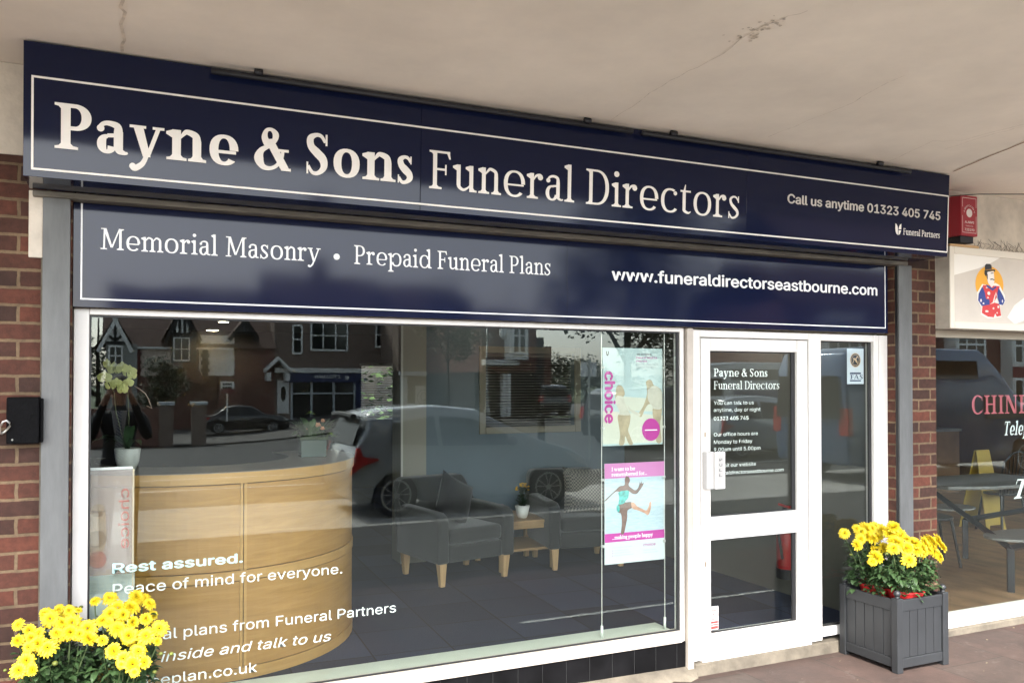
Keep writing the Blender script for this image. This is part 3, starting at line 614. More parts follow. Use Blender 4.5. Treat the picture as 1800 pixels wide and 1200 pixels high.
MB().box(3.300, 3.350, -.0672, -.0664, 1.150, 1.335).build('pull_plate', M('silver_plate', (.50, .49, .47), .35, metal=.4), h)
for i, ch in enumerate('PULL'): sans('lettering', ch, M('black_print', (.02, .02, .02), .5), h, 3.3145, 3.3355, 1.290-i*.031, .022, -.0680)
LOCK = M('brass_lock', (.42, .34, .24), .35, metal=.7)
for z in (1.449, .664): 
    l = MB().box(3.238, 3.264, -.0125, -.0085, z-.03, z+.03).build('lock_plate', M('lock_plate_grey', (.62, .60, .56), .3, metal=.3), t, bevel=.002)
    MB().box(3.246, 3.256, -.0150, -.0130, z-.014, z+.014).build('keyhole', LOCK, l, bevel=.003)
l = MB().box(3.487, 3.805, -.020, -.0085, .846, .902).build('letterbox', WHITE, t, bevel=.004)
MB().box(3.497, 3.795, -.0235, -.0205, .853, .894).build('flap', WHITE, l, bevel=.002)
st = MB().box(3.2985, 3.372, .020, .0245, .249, .391).build('no_smoking_sticker', M('sticker_white', (.75, .74, .72), .5), t)
REDP = M('sticker_red', (.60, .045, .04), .5)
m = MB(); c = (3.335, .342)
ring = Glyphs(.1, .1).ring(0, 0, .031, .031, .006, .006, 0, 360, 30, ex=2)
m.strips([(0, ring)], lambda u, v, l: (c[0]+u, .0192, c[1]+v)); m.quad((c[0]-.0225, .0188, c[1]+.019), (c[0]-.019, .0188, c[1]+.0225), (c[0]+.0225, .0188, c[1]-.019), (c[0]+.019, .0188, c[1]-.0225))
for a, b in ((.254, .272), (.276, .284), (.288, .302)): m.quad((3.302, .0192, a), (3.369, .0192, a), (3.369, .0192, b), (3.302, .0192, b))
m.build('red_print', REDP, st)
m = MB(); m.quad((c[0]-.018, .0194, c[1]-.006), (c[0]+.010, .0194, c[1]-.001), (c[0]+.010, .0194, c[1]+.004), (c[0]-.018, .0194, c[1]-.001)); m.build('cigarette', BLACK, st)
# trade sticker on the side light
st = thing('window_sticker', 'pale grey FAS trade sticker with black lion roundel high on the side light', 'sticker', (4.54, .045, 1.76))
MB().box(4.478, 4.630, .046, .048, 1.755, 1.995).build('card', M('sticker_grey', (.52, .56, .60), .5), st)
BK = M('sticker_black', (.01, .01, .012), .5); GD = M('sticker_gold', (.50, .33, .20), .5); NB = M('sticker_navy', (.01, .015, .06), .5)
gl = Glyphs(.1, .1); m = MB(); c = (4.553, 1.917)
MB().strips([(0, gl.dot(0, 0, .047))], lambda u, v, l: (c[0]+u, .0455, c[1]+v)).build('roundel', BK, st)
MB().strips([(0, gl.ring(0, 0, .049, .049, .006, .006, 0, 360, 30, ex=2)), (1, gl.ring(0, 0, .036, .036, .003, .003, 0, 360, 30, ex=2)), (1, gl.spl([(-.02, .012, .008), (0, .004, .016), (.012, -.01, .012), (.02, -.02, .005)])), (2, gl.spl([(.0, .004, .006), (.016, .02, .009), (.02, .024, .006)])), (3, gl.spl([(-.012, .01, .005), (-.02, -.018, .005)]))], lambda u, v, l: (c[0]+u, .0452-.0001*l, c[1]+v)).build('roundel_print', GD, st)
m = MB()
for a, b in ((1.822, 1.833), (1.773, 1.782)): m.quad((4.502, .0455, a), (4.604, .0455, a), (4.604, .0455, b), (4.502, .0455, b))
m.build('bar', NB, st)
MB().strips(Glyphs(.2, .08).text('FAS', .04)[0], lambda u, v, l: (4.504+u*.048, .0454-.0001*l, 1.788+v*.030)).build('lettering', NB, st)

# ------------------------------------------------------------------ small black box with padlock on the left pier
t = thing('key_box', 'small black metal box with open padlock on the left brick pier', 'metal box', (-.36, -.073, 1.51))
BLKBOX = M('black_cast', (.0035, .0035, .004), .7, spec=.08, var=.4, vscale=60, bump=.5, bscale=90)
MB().box(-.415, -.295, -.165, -.0735, 1.512, 1.706).build('case', BLKBOX, t, bevel=.006)
MB().box(-.293, -.283, -.150, -.107, 1.515, 1.700).build('hinge', BLKBOX, t, bevel=.004)
p = MB().tube([(-.432, -.178, 1.590), (-.425, -.180, 1.606), (-.412, -.181, 1.611), (-.401, -.180, 1.601), (-.400, -.178, 1.588), (-.418, -.176, 1.565), (-.432, -.175, 1.556)], .0045, 8).build('padlock', STEEL, t, smooth=True)
MB().box(-.475, -.432, -.187, -.165, 1.553, 1.595).build('padlock_body', M('padlock_brass', (.45, .40, .32), .4, metal=.8), p, bevel=.004)
MB().ball((-.392, -.166, 1.530), .0045).build('screw', STEEL, t)

# crumbs and fallen petals on the paving
random.seed(3); k = MB()
for i in range(46):
    x, y = random.uniform(2.6, 6.4), random.uniform(-1.0, -.12); r = random.uniform(.003, .009); a = random.uniform(0, 6)
    k.add([(x+r*cos(a+q)*random.uniform(.6, 1.3), y+r*sin(a+q), .0015 + .003*(q > 3)) for q in (0, 1.6, 3.1, 4.7)], [(0, 1, 2, 3)])
o = tag(k.build('paving_litter', M('litter', (.17, .14, .09), .9, var=.6, vscale=60)), 'tiny pale crumbs and dry petals scattered on the paving by the door', 'litter', kind='stuff')

# ================================================================== inside the shop
ZF, ZC = .10, 2.52
def carpet():
    m = M('carpet_tile', (.030, .034, .044), .95); N, L, b = nodes(m); g = N.new('ShaderNodeNewGeometry')
    mp = N.new('ShaderNodeMapping'); mp.inputs['Rotation'].default_value = (0, 0, R(3)); mp.inputs['Location'].default_value = (.12, .06, 0); L.new(g.outputs['Position'], mp.inputs[0])
    t = N.new('ShaderNodeTexBrick'); L.new(mp.outputs[0], t.inputs['Vector']); t.offset = 0; t.inputs['Scale'].default_value = 1; t.inputs['Brick Width'].default_value = .5; t.inputs['Row Height'].default_value = .5; t.inputs['Mortar Size'].default_value = .005; t.inputs['Bias'].default_value = 0
    t.inputs['Color1'].default_value = (.008, .012, .029, 1); t.inputs['Color2'].default_value = (.022, .030, .066, 1); t.inputs['Mortar'].default_value = (.003, .004, .006, 1)
    n = N.new('ShaderNodeTexNoise'); n.inputs['Scale'].default_value = 120; n.inputs['Detail'].default_value = 4; L.new(g.outputs['Position'], n.inputs['Vector'])
    mr = N.new('ShaderNodeMapRange'); mr.inputs[1].default_value = .3; mr.inputs[2].default_value = .7; mr.inputs[3].default_value = .6; mr.inputs[4].default_value = 1.4; L.new(n.outputs[0], mr.inputs[0])
    v = N.new('ShaderNodeVectorMath'); v.operation = 'SCALE'; L.new(t.outputs[0], v.inputs[0]); L.new(mr.outputs[0], v.inputs['Scale']); L.new(v.outputs[0], b.inputs['Base Color'])
    bp = N.new('ShaderNodeBump'); bp.inputs['Strength'].default_value = .5; bp.inputs['Distance'].default_value = .004; L.new(n.outputs[0], bp.inputs['Height']); L.new(bp.outputs[0], b.inputs['Normal'])
    return m
struct(MB().box(-1.6, 4.80, .064, 9.15, .0, ZF).build('carpet_floor', carpet()))
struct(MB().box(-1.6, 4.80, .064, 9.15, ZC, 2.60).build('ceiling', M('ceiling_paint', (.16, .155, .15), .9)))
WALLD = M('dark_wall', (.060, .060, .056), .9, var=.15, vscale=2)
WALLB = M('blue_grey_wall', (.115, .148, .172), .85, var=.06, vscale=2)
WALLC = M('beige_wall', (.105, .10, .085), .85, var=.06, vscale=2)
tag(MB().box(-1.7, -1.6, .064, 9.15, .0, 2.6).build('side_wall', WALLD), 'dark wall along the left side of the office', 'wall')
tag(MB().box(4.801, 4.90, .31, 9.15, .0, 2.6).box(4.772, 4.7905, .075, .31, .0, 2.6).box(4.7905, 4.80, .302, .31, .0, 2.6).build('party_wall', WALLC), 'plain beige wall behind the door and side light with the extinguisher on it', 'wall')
# back wall of the deep part with a window to the yard
bx0, bx1, bz0, bz1 = 3.50, 4.45, 1.17, 2.02
t = thing('rear_wall', 'dim wall at the far end of the office with a blinded window', 'wall', (2, 9, 0))
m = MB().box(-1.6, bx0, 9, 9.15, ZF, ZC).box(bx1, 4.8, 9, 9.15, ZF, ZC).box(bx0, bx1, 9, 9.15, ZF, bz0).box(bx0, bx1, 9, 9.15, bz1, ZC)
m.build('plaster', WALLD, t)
t = thing('venetian_blind', 'white slatted blind on the bright rear window left of the pale wall end', 'blind', (4, 8.97, 1.17), group=None)
m = MB()
for i in range(22): z = bz0 + .02 + i*.038; m.quad((bx0-.03, 8.955, z), (bx1, 8.955, z), (bx1, 8.985, z+.004), (bx0-.03, 8.985, z+.004))
m.build('slat', M('blind_slat', (.16, .165, .15), .6), t); MB().box(bx0-.03, bx1, 8.95, 8.99, bz1, bz1+.04).build('head_rail', WHITE, t)
k = MB(); random.seed(9)
for i in range(1500):
    p = Vector((random.uniform(2.6, 6.0), random.uniform(11.2, 11.8), random.uniform(.2, 2.6))); a = random.uniform(0, 6.28); u = Vector((cos(a), sin(a), random.uniform(-.6, .6)))*.13; s_ = u.cross(Vector((0, 0, 1))).normalized()*.06; k.quad(p, p+u*.5+s_, p+u, p+u*.5-s_)
tag(MB().box(1.5, 7, 12.3, 12.4, -.1, 3.4).build('added_fence', M('sky_block_dark', (.02, .018, .014), .9)), 'added dark fence blocking the bright sky behind the shrub outside the rear window', 'fence')  # dark board added to block the bright sky behind the shrub
tag(k.build('garden_shrub', M('garden_leaf', (.028, .052, .013), .6, var=.6, vscale=3)), 'bright green garden shrub seen through the rear window blind', 'shrub')
# waiting area wall
t = thing('partition_wall', 'blue grey wall behind the armchairs with a framed inner window', 'wall', (3.5, 3.35, 0))
wx0, wx1, wz0, wz1 = 3.225, 4.205, 1.333, 2.048
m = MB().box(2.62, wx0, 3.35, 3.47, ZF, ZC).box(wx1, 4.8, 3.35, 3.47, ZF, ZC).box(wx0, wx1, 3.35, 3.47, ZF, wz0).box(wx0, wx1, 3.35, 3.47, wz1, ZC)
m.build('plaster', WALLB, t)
m = MB().box(2.375, 2.62, 3.33, 3.60, ZF, ZC); m.build('wall_end', M('cream_wall', (.27, .255, .215), .8), t)
MB().box(2.372, 2.392, 3.322, 3.3295, ZF, ZC).build('corner_bead', M('corner_white', (.50, .49, .45), .6), t)
fr = MB(); FRM = M('beige_frame', (.22, .205, .16), .6)
fr.box(wx0-.065, wx0, 3.33, 3.36, wz0-.065, wz1+.065).box(wx1, wx1+.065, 3.33, 3.36, wz0-.065, wz1+.065).box(wx0+.001, wx1-.001, 3.331, 3.36, wz0-.065, wz0).box(wx0+.001, wx1-.001, 3.331, 3.36, wz1, wz1+.065)
fr.build('window_frame', FRM, t, bevel=.004)
MB().box(2.63, 4.8, 3.335, 3.349, ZF, ZF+.12).build('skirting', M('dark_skirting', (.02, .02, .022), .5), t)
t = thing('venetian_blind', 'horizontal slatted blind in the beige framed inner window above the coffee table', 'blind', (3.7, 3.4, 1.33))
m = MB()
for i in range(26): z = wz0 + .008 + i*.0272; m.quad((wx0+.01, 3.40, z), (wx1-.01, 3.40, z), (wx1-.01, 3.418, z+.010), (wx0+.01, 3.418, z+.010))
m.build('slat', M('blind_grey', (.20, .19, .165), .6), t); MB().box(wx0+.005, wx1-.005, 3.395, 3.43, wz1-.035, wz1-.002).build('head_rail', FRM, t)
# ceiling lights
LIT = M('lamp_glow', (1, .86, .62), .5, emit=7)
for i, (x, y) in enumerate(((1.193, 6.855), (1.222, 9.134-.4), (1.259, 11.3-2.6), (3.109, 2.9))):
    lab = ('lit round ceiling downlight nearest the window in the row of three', 'lit round ceiling downlight in the middle of the row of three', 'lit round ceiling downlight farthest back in the row of three', 'lit round downlight above the armchairs near the window top')[i]
    t = thing('downlight', lab, 'downlight', (x, y, ZC), group='ceiling downlights')
    MB().lathe(x, y, [(.075, ZC-.012), (.075, ZC-.001)], 20).build('bezel', WHITE, t)
    MB().lathe(x, y, [(.055, ZC-.016), (.055, ZC-.0125)], 20).build('lamp', LIT, t)
t = thing('ceiling_panel_light', 'bright square ceiling light panel seen at the top of the side light', 'ceiling light', (4.2, 1.15, ZC))
MB().box(4.02, 4.66, .86, 1.46, ZC-.02, ZC-.001).build('frame', WHITE, t); MB().box(4.06, 4.62, .90, 1.42, ZC-.026, ZC-.0205).build('diffuser', M('panel_glow', (1, .97, .90), .5, emit=1.6), t)

# ------------------------------------------------------------------ reception desk, a drum segment
OAK = wood('oak', (.34, .175, .042), (.44, .24, .066)); OAKL = wood('oak_edge', (.41, .225, .065), (.50, .29, .09)); TOPW = wood('desk_top', (.20, .165, .13), (.26, .22, .175))
dc, dr = (.475, 1.78), 1.02
t = thing('reception_desk', 'curved light oak reception desk with banded front behind the window', 'reception desk', (dc[0], dc[1], ZF))
def arc(a0, a1, n=40): return [R(a0 + (a1-a0)*i/n) for i in range(n+1)]
def ringseg(m, r0, r1, z0, z1, a0, a1, n=40):
    A = arc(a0, a1, n); vs = []
    for a in A: vs += [(dc[0]+r0*cos(a), dc[1]+r0*sin(a), z0), (dc[0]+r1*cos(a), dc[1]+r1*sin(a), z0), (dc[0]+r1*cos(a), dc[1]+r1*sin(a), z1), (dc[0]+r0*cos(a), dc[1]+r0*sin(a), z1)]
    fs = [(4*i+k, 4*i+(k+1) % 4, 4*i+4+(k+1) % 4, 4*i+4+k) for i in range(n) for k in range(4)] + [(3, 2, 1, 0), (4*n, 4*n+1, 4*n+2, 4*n+3)]
    return m.add(vs, fs)
sa = -80
m = MB(); ringseg(m, dr-.034, dr-.031, ZF, 1.2, -206, 26); m.build('gap_backing', M('gap_shade', (.03, .018, .008), .9), t)  # dark backing added so the panel gaps read as shadow lines
for a0, a1 in ((-206, sa-1.1), (sa+1.1, 26)):
    for z0, z1 in ((.169, .650), (.716, 1.195)): ringseg(MB(), dr-.03, dr, z0, z1, a0, a1).build('front_panel', OAK, t, smooth=False)
m = MB(); ringseg(m, dr-.028, dr+.006, .656, .711, -206, 26); m.build('band', OAKL, t)
m = MB(); ringseg(m, dr-.028, dr+.005, ZF, .164, -206, 26); m.build('plinth_band', OAKL, t)
m = MB(); ringseg(m, dr-.25, dr+.012, 1.201, 1.262, -206, 26); m.build('top_band', OAKL, t)
m = MB(); ringseg(m, dr-.42, dr+.010, 1.2625, 1.266, -206, 26); m.build('counter_top', TOPW, t)
for z0, z1 in ((.165, .655), (.712, 1.20)):
    m = MB(); ringseg(m, dr-.028, dr+.004, z0, z1, sa-1.05, sa-.15, 2); ringseg(m, dr-.028, dr+.004, z0, z1, sa+.15, sa+1.05, 2); m.build('joint_strip', OAKL, t)

# ------------------------------------------------------------------ orchid
POT = M('white_glaze', (.55, .56, .50), .4, var=.1, vscale=60, stretch=(1, 1, 6)); LEAF = M('dark_leaf', (.022, .05, .018), .4, var=.4, vscale=12); ORCH = M('lime_petal', (.70, .72, .26), .5, var=.12, vscale=30); STEM = M('stem', (.09, .10, .04), .5)
oy = 1.12; ox = 0.057; oz = 1.267
t = thing('orchid', 'yellow green orchid in a white pot on the reception desk', 'potted orchid', (ox, oy, oz))
MB().lathe(ox, oy, [(.045, oz), (.062, oz+.05), (.070, oz+.12), (.066, oz+.125), (.06, oz+.11)], 24).build('pot', POT, t, smooth=True)
def blade(m, base, tip, w, droop, n=7, cup=.3):
    b, e = Vector(base), Vector(tip); d = e-b; s = d.cross(Vector((0, 0, 1))); s = s.normalized() if s.length > 1e-4 else Vector((1, 0, 0)); vs = []
    for i in range(n+1):
        u = i/n; p = b + d*u + Vector((0, 0, droop*4*u*(1-u))); k = w*(sin(pi*min(1, u*.93+.07)))**.7
        vs += [p - s*k + Vector((0, 0, k*cup)), p, p + s*k + Vector((0, 0, k*cup))]
    return m.add(vs, [(3*i+j, 3*i+j+1, 3*i+4+j, 3*i+3+j) for i in range(n) for j in range(2)])
m = MB()
for q in ((-0.086, 1.448), (-0.130, 1.430), (-0.072, 1.412), (0.128, 1.406), (0.075, 1.514)): blade(m, (ox, oy, oz+.115), (q[0], oy+random.uniform(-.15, .02), q[1]), .030, .045)
m.build('leaf', LEAF, t, smooth=True)
m = MB()
m.tube([(ox+.004, oy, oz+.11), (ox+.006, oy, oz+.3), (ox, oy-.01, oz+.43), (0.047, oy-.03, 1.837), (-0.003, oy-.03, 1.820)], .0032, 6)
m.tube([(ox-.01, oy, oz+.11), (-0.007, oy, 1.610), (-0.014, oy-.02, 1.707), (-0.046, oy-.03, 1.765)], .003, 6)
m.build('flower_stem', STEM, t, smooth=True)
m = MB(); m.tube([(p[0], 1.12-.02*i/6, p[1]) for i, p in enumerate(((0.090, 1.746), (0.120, 1.726), (0.147, 1.703), (0.165, 1.670), (0.174, 1.641), (0.183, 1.618), (0.156, 1.631)))], .0035, 6); m.build('air_root', M('pale_root', (.34, .24, .20), .6), t, smooth=True)
def orchid_bloom(p, r, ax, az, pink=False):
    m = MB(); X = Vector((cos(ax), sin(ax)*.6, 0)); Z = Vector((0, -az, 1)).normalized(); c = Vector(p)
    for a, l, w in ((90, 1, .42), (205, .9, .42), (335, .9, .42), (165, 1.0, .62), (15, 1.0, .62)):
        d = X*cos(R(a)) + Z*sin(R(a)); sd = X*-sin(R(a)) + Z*cos(R(a)); n = d.cross(sd); vs = []
        for i in range(6):
            u = i/5; k = w*r*sin(pi*min(1, u*.85+.12))**.8; q = c + d*(u*r*l) - n*(.22*r*u*u); vs += [q - sd*k, q + n*.06*r, q + sd*k]
        m.add(vs, [(3*i+j, 3*i+j+1, 3*i+4+j, 3*i+3+j) for i in range(5) for j in range(2)])
    m.ball((c.x, c.y-.008, c.z-.004), r*.16, 8, 5)
    return m.build('blossom', ORCH, t, smooth=True)
for px_, pz_, r, ax in ((-0.050, 1.868, .034, .8), (-0.014, 1.840, .047, .2), (0.024, 1.843, .045, -.3), (0.065, 1.824, .046, .1), (0.080, 1.804, .036, .6), (-0.064, 1.791, .045, -.1), (-0.031, 1.749, .040, .5), (-0.002, 1.759, .038, .2), (0.027, 1.726, .040, -.5), (0.060, 1.762, .036, .3)):
    orchid_bloom((px_, 1.08-.02*math.sin(px_*60), pz_), r*.90, ax, .2)

# ------------------------------------------------------------------ glass trough of flowers on the desk end
fx, fyy, fz = 1.20, 1.56, 1.267
t = thing('flower_arrangement', 'peach roses and green leaves in a square glass vase on the desk end', 'flower arrangement', (fx, fyy, fz))
MB().box(fx-.085, fx+.085, fyy-.05, fyy+.05, fz, fz+.115).build('vase', M('green_vase', (.06, .085, .07), .1), t, bevel=.004)
MB().box(fx-.095, fx+.095, fyy-.055, fyy+.055, fz+.116, fz+.135).build('foam', M('moss', (.035, .05, .02), .9), t)
m = MB()
for i in range(64):
    a = random.uniform(0, 2*pi); l = random.uniform(.05, .15); blade(m, (fx+.05*cos(a), fyy+.03*sin(a), fz+.135), (fx+.05*cos(a)+l*cos(a), fyy+l*.6*sin(a), fz+.14+random.uniform(-.02, .13)), random.uniform(.016, .034), .02)
m.build('leaf', M('vase_leaf', (.05, .095, .03), .45, var=.5, vscale=15), t, smooth=True)
ROSE = M('peach_petal', (.60, .33, .20), .55, var=.2, vscale=30)
for c, r in (((fx+.03, fyy-.03, fz+.21), .038), ((fx+.065, fyy-.02, fz+.24), .026), ((fx+.055, fyy-.05, fz+.19), .03), ((fx-.04, fyy-.03, fz+.19), .02)):
    m = MB()
    for k in range(16): a = k*2.4; q = r*.25+r*.6*(k/16); blade(m, (c[0], c[1], c[2]-r*.4), (c[0]+q*cos(a), c[1]+q*sin(a), c[2]+r*(.6-.9*k/16)), r*.42, 0, 4)
    m.build('rose', ROSE, t, smooth=True)
for c, r in (((fx-.02, fyy-.02, fz+.29), .045), ((fx+.115, fyy-.04, fz+.14), .050)):
    m = MB()
    for k in range(40): a = k*2.4; q = r*(.3+.7*k/40); blade(m, c, (c[0]+q*cos(a), c[1]+q*sin(a)*.8, c[2]+r*.45*(1-k/28)), r*.12, 0, 3)
    m.build('green_bloom', M('lime_bloom', (.17, .25, .04), .55, var=.2, vscale=40), t, smooth=True)

# ------------------------------------------------------------------ armchairs
def fabric(name, c): return M(name, c, .95, var=.2, vscale=220, bump=.3, bscale=400, sheen=.25)
GREYF = fabric('grey_fabric', (.021, .022, .021)); BEECH = wood('beech', (.40, .24, .11), (.52, .34, .17), vert=True)
def armchair(label, loc, rz):
    t = thing('armchair', label, 'armchair', loc, rz, 'grey armchairs by the coffee table'); b = dict(local=True, smooth=True, seg=3)
    MB().box(-.27, .27, -.34, .36, .19, .33).build('seat_base', GREYF, t, bevel=.02, **b)
    MB().box(-.265, .265, -.35, .20, .335, .465).build('seat_cushion', GREYF, t, bevel=.035, **b)
    for s in (-1, 1):
        x0, x1 = sorted((s*.275, s*.385)); prof = [(-.36, .19), (-.36, .52), (-.34, .57), (-.28, .60), (.30, .615), (.34, .60), (.34, .19)]
        MB().px(prof, x0, x1).build('armrest', GREYF, t, bevel=.025, **b)
    m = MB(); P = [(-.385, .40), (-.385, .60), (-.365, .79), (-.33, .83), (.28, .83), (.31, .79), (.385, .61), (.385, .40)]
    m.prism(P, lambda a, z: (a, .20 + (z-.4)*.22, z), lambda a, z: (a, .36 + (z-.4)*.20, z)); m.build('backrest', GREYF, t, bevel=.03, **b)
    for x in (-.32, .32):
        for y in (-.30, .29):
            k = MB(); a, c = .034, .020; sx = x*.985; vs = [(x-a, y-a, .19), (x+a, y-a, .19), (x+a, y+a, .19), (x-a, y+a, .19), (sx-c, y-c, 0), (sx+c, y-c, 0), (sx+c, y+c, 0), (sx-c, y+c, 0)]
            k.add(vs, [(0, 1, 2, 3), (7, 6, 5, 4), (0, 4, 5, 1), (1, 5, 6, 2), (2, 6, 7, 3), (3, 7, 4, 0)]).build('leg', BEECH, t, bevel=.004, local=True)
    return t
c1 = armchair('grey fabric armchair with a black cushion, left of the coffee table', (2.66, 2.70, ZF), R(12))
c2 = dup(c1, (3.90, 2.76, ZF), R(-9), 'grey fabric armchair with a checked cushion, right of the coffee table')
def cushion(name, label, mat, loc, rz, tilt, s=.40):
    n = 10; vs = []; fs = []
    for sd in (1, -1):
        for i in range(n+1):
            for j in range(n+1):
                u, v = i/n*2-1, j/n*2-1; pinch = 1 - .10*(1-abs(u*v))*0 - .07*(1-u*u)*abs(v)**3 - .07*(1-v*v)*abs(u)**3
                vs.append((u*s/2*pinch, -sd*.075*((1-u**4)*(1-v**4))**.6, v*s/2*pinch))
    k = (n+1)**2
    for q in (0, k):
        for i in range(n):
            for j in range(n): fs.append((q+i*(n+1)+j, q+(i+1)*(n+1)+j, q+(i+1)*(n+1)+j+1, q+i*(n+1)+j+1))
    o = MB().add(vs, fs).build(name, mat, None, smooth=True); o.location = loc; o.rotation_euler = tilt; return tag(o, label, 'cushion')
cushion('cushion', 'plain black cushion standing on the armchair by the desk', fabric('black_fabric', (.006, .006, .007)), (2.63, 2.62, ZF+.67), 0, (R(-16), R(28), R(18)), .38)
CHK = M('checked_fabric', (.3, .28, .24), .95); N_, L_, B_ = nodes(CHK); tcn = N_.new('ShaderNodeTexCoord'); ck = N_.new('ShaderNodeTexChecker'); ck.inputs['Scale'].default_value = 62; ck.inputs['Color1'].default_value = (.17, .155, .13, 1); ck.inputs['Color2'].default_value = (.045, .043, .04, 1)
L_.new(tcn.outputs['Object'], ck.inputs['Vector']); L_.new(ck.outputs[0], B_.inputs['Base Color'])
cushion('cushion', 'black and cream checked cushion on the right armchair', CHK, (3.93, 2.66, ZF+.67), 0, (R(-14), R(3), R(-9)), .42)

# ------------------------------------------------------------------ coffee table
TBW = wood('table_oak', (.30, .18, .08), (.42, .27, .13)); tx0, tx1, ty0, ty1 = 3.05, 3.605, 2.60, 3.20
t = thing('coffee_table', 'low oak coffee table with a lower shelf between the armchairs', 'coffee table', ((tx0+tx1)/2, (ty0+ty1)/2, ZF))
MB().box(tx0, tx1, ty0, ty1, .515, .54).build('table_top', TBW, t, bevel=.003); MB().box(tx0+.03, tx1-.03, ty0+.02, ty1-.02, .27, .29).build('shelf', TBW, t, bevel=.002)
MB().box(tx0+.03, tx1-.03, ty0+.02, ty0+.04, .465, .5145).build('apron', TBW, t)
for x in (tx0+.005, tx1-.045):
    for y in (ty0+.005, ty1-.045): MB().box(x, x+.04, y, y+.04, ZF, .5145).build('leg', BEECH, t, bevel=.002)
px0, py0 = 3.34, 2.76; t = thing('potted_plant', 'small plant with orange flowers in a white pot on the coffee table', 'potted plant', (px0, py0, .54))
MB().lathe(px0, py0, [(.038, .541), (.05, .57), (.068, .652), (.062, .654), (.055, .64)], 24).build('pot', M('white_pot', (.62, .62, .58), .3), t, smooth=True)
m = MB()
for i in range(120):
    a = random.uniform(0, 2*pi); r = random.uniform(.01, .085); z = .66 + random.uniform(0, .16); blade(m, (px0+r*.4*cos(a), py0+r*.4*sin(a), z-.02), (px0+r*cos(a), py0+r*sin(a), z+random.uniform(-.01, .02)), .011, .004, 3)
m.build('foliage', M('plant_leaf', (.012, .028, .010), .5), t)
OFL = M('orange_flower', (.48, .27, .02), .6)
for i in range(24): a = random.uniform(0, 2*pi); r = random.uniform(.0, .085); MB().ball((px0+r*cos(a), py0+r*sin(a), .80+.045*(1-(r/.085)**2)+random.uniform(-.02, .01)), .0105, 7, 5, (1, 1, .6)).build('flower_head', OFL, t)
bx, by = 3.13, 2.80; t = thing('leaflet_stand', 'small white stand with pink leaflets on the coffee table', 'leaflet stand', (bx, by, .54))
MB().px([(by-.05, .541), (by+.02, .66), (by+.03, .66), (by-.02, .541)], bx-.05, bx+.05).build('holder', M('white_card', (.6, .6, .6), .5), t)
MB().px([(by-.051, .556), (by+.012, .664), (by+.011, .666), (by-.053, .557)], bx-.032, bx+.042).build('leaflet', M('pink_paper', (.55, .20, .34), .5), t)
# fire extinguisher on the beige wall behind the door
ex, ey = 4.705, .86; RED = M('extinguisher_red', (.30, .010, .010), .3)
t = thing('fire_extinguisher', 'red fire extinguisher with black hose hung behind the door glass', 'fire extinguisher', (ex, ey, .28))
MB().lathe(ex, ey, [(.086, .30), (.088, .31), (.088, .64), (.075, .70), (.03, .735)], 24).build('cylinder', RED, t, smooth=True)
MB().lathe(ex, ey, [(.092, .265), (.092, .34)], 24).build('base_cup', BLACK, t)
MB().tube([(ex, ey, .73), (ex, ey, .80)], .02, 10).build('valve', M('dull_brass', (.30, .08, .06), .5), t)
MB().tube([(ex+.05, ey-.02, .80), (ex-.02, ey, .81), (ex-.10, ey-.01, .835)], .010, 8).build('lever', RED, t)
MB().tube([(ex, ey, .785), (ex-.06, ey-.02, .80), (ex-.12, ey-.03, .76), (ex-.135, ey-.03, .66), (ex-.10, ey-.03, .50), (ex-.085, ey-.03, .42)], .0105, 8).build('hose', BLACK, t, smooth=True)
MB().box(ex-.05, ex+.03, ey-.092, ey-.0885, .50, .63).build('label_plate', M('label_yellow', (.42, .30, .05), .5), t)

# ------------------------------------------------------------------ hanging posters and their cables
def mk(name, c, r=.45): return M(name, c, r)
CARD, MAG, PNK, SEA, SAND, SKIN, TEAL, GREYT = mk('poster_white', (0.486, 0.558, 0.549)), mk('magenta', (.42, .035, .26)), mk('pink_band', (.50, .17, .38)), None, mk('sand_figure', (.47, .40, .28)), mk('brown_skin', (.14, .085, .065)), mk('teal_cloth', (.06, .36, .30)), mk('grey_print', (.30, .33, .34))
SEA = M('poster_sea', (0.387, 0.486, 0.522), .45, var=.14, vscale=12, stretch=(1.5, 1, 9)); SKY_ = M('poster_pale', (0.396, 0.504, 0.495), .45, var=.10, vscale=3.5)
MAG2 = mk('magenta_dark', (.36, .02, .22)); DKT = mk('poster_dark', (.06, .05, .06))
WT = mk('poster_lettering', (.86, .86, .84))
def flat(t, name, mat, polys, y, x0, z0, w, h, mirror=False):
    m = MB()
    for i, P in enumerate(polys): m.quad(*[((x0 + (1-u if mirror else u)*w), y - .00012*i, z0 + v*h) for u, v in P])
    return m.build(name, mat, t)
def ell(cx, cy, rx, ry, n=24): return [(cx+rx*cos(2*pi*i/n), cy+ry*sin(2*pi*i/n)) for i in range(n)]
def limb(pts): return [[pts[i][:2] for i in ()]] if 0 else [ [(a[0]-a[2]*n0, a[1]-a[2]*n1), (a[0]+a[2]*n0, a[1]+a[2]*n1), (b[0]+b[2]*n0, b[1]+b[2]*n1), (b[0]-b[2]*n0, b[1]-b[2]*n1)] for a, b in zip(pts, pts[1:]) for n0, n1 in [((b[1]-a[1])/math.hypot(b[0]-a[0], b[1]-a[1]), -(b[0]-a[0])/math.hypot(b[0]-a[0], b[1]-a[1]))] ] + [ell(p[0], p[1], p[2], p[2], 12) for p in pts]
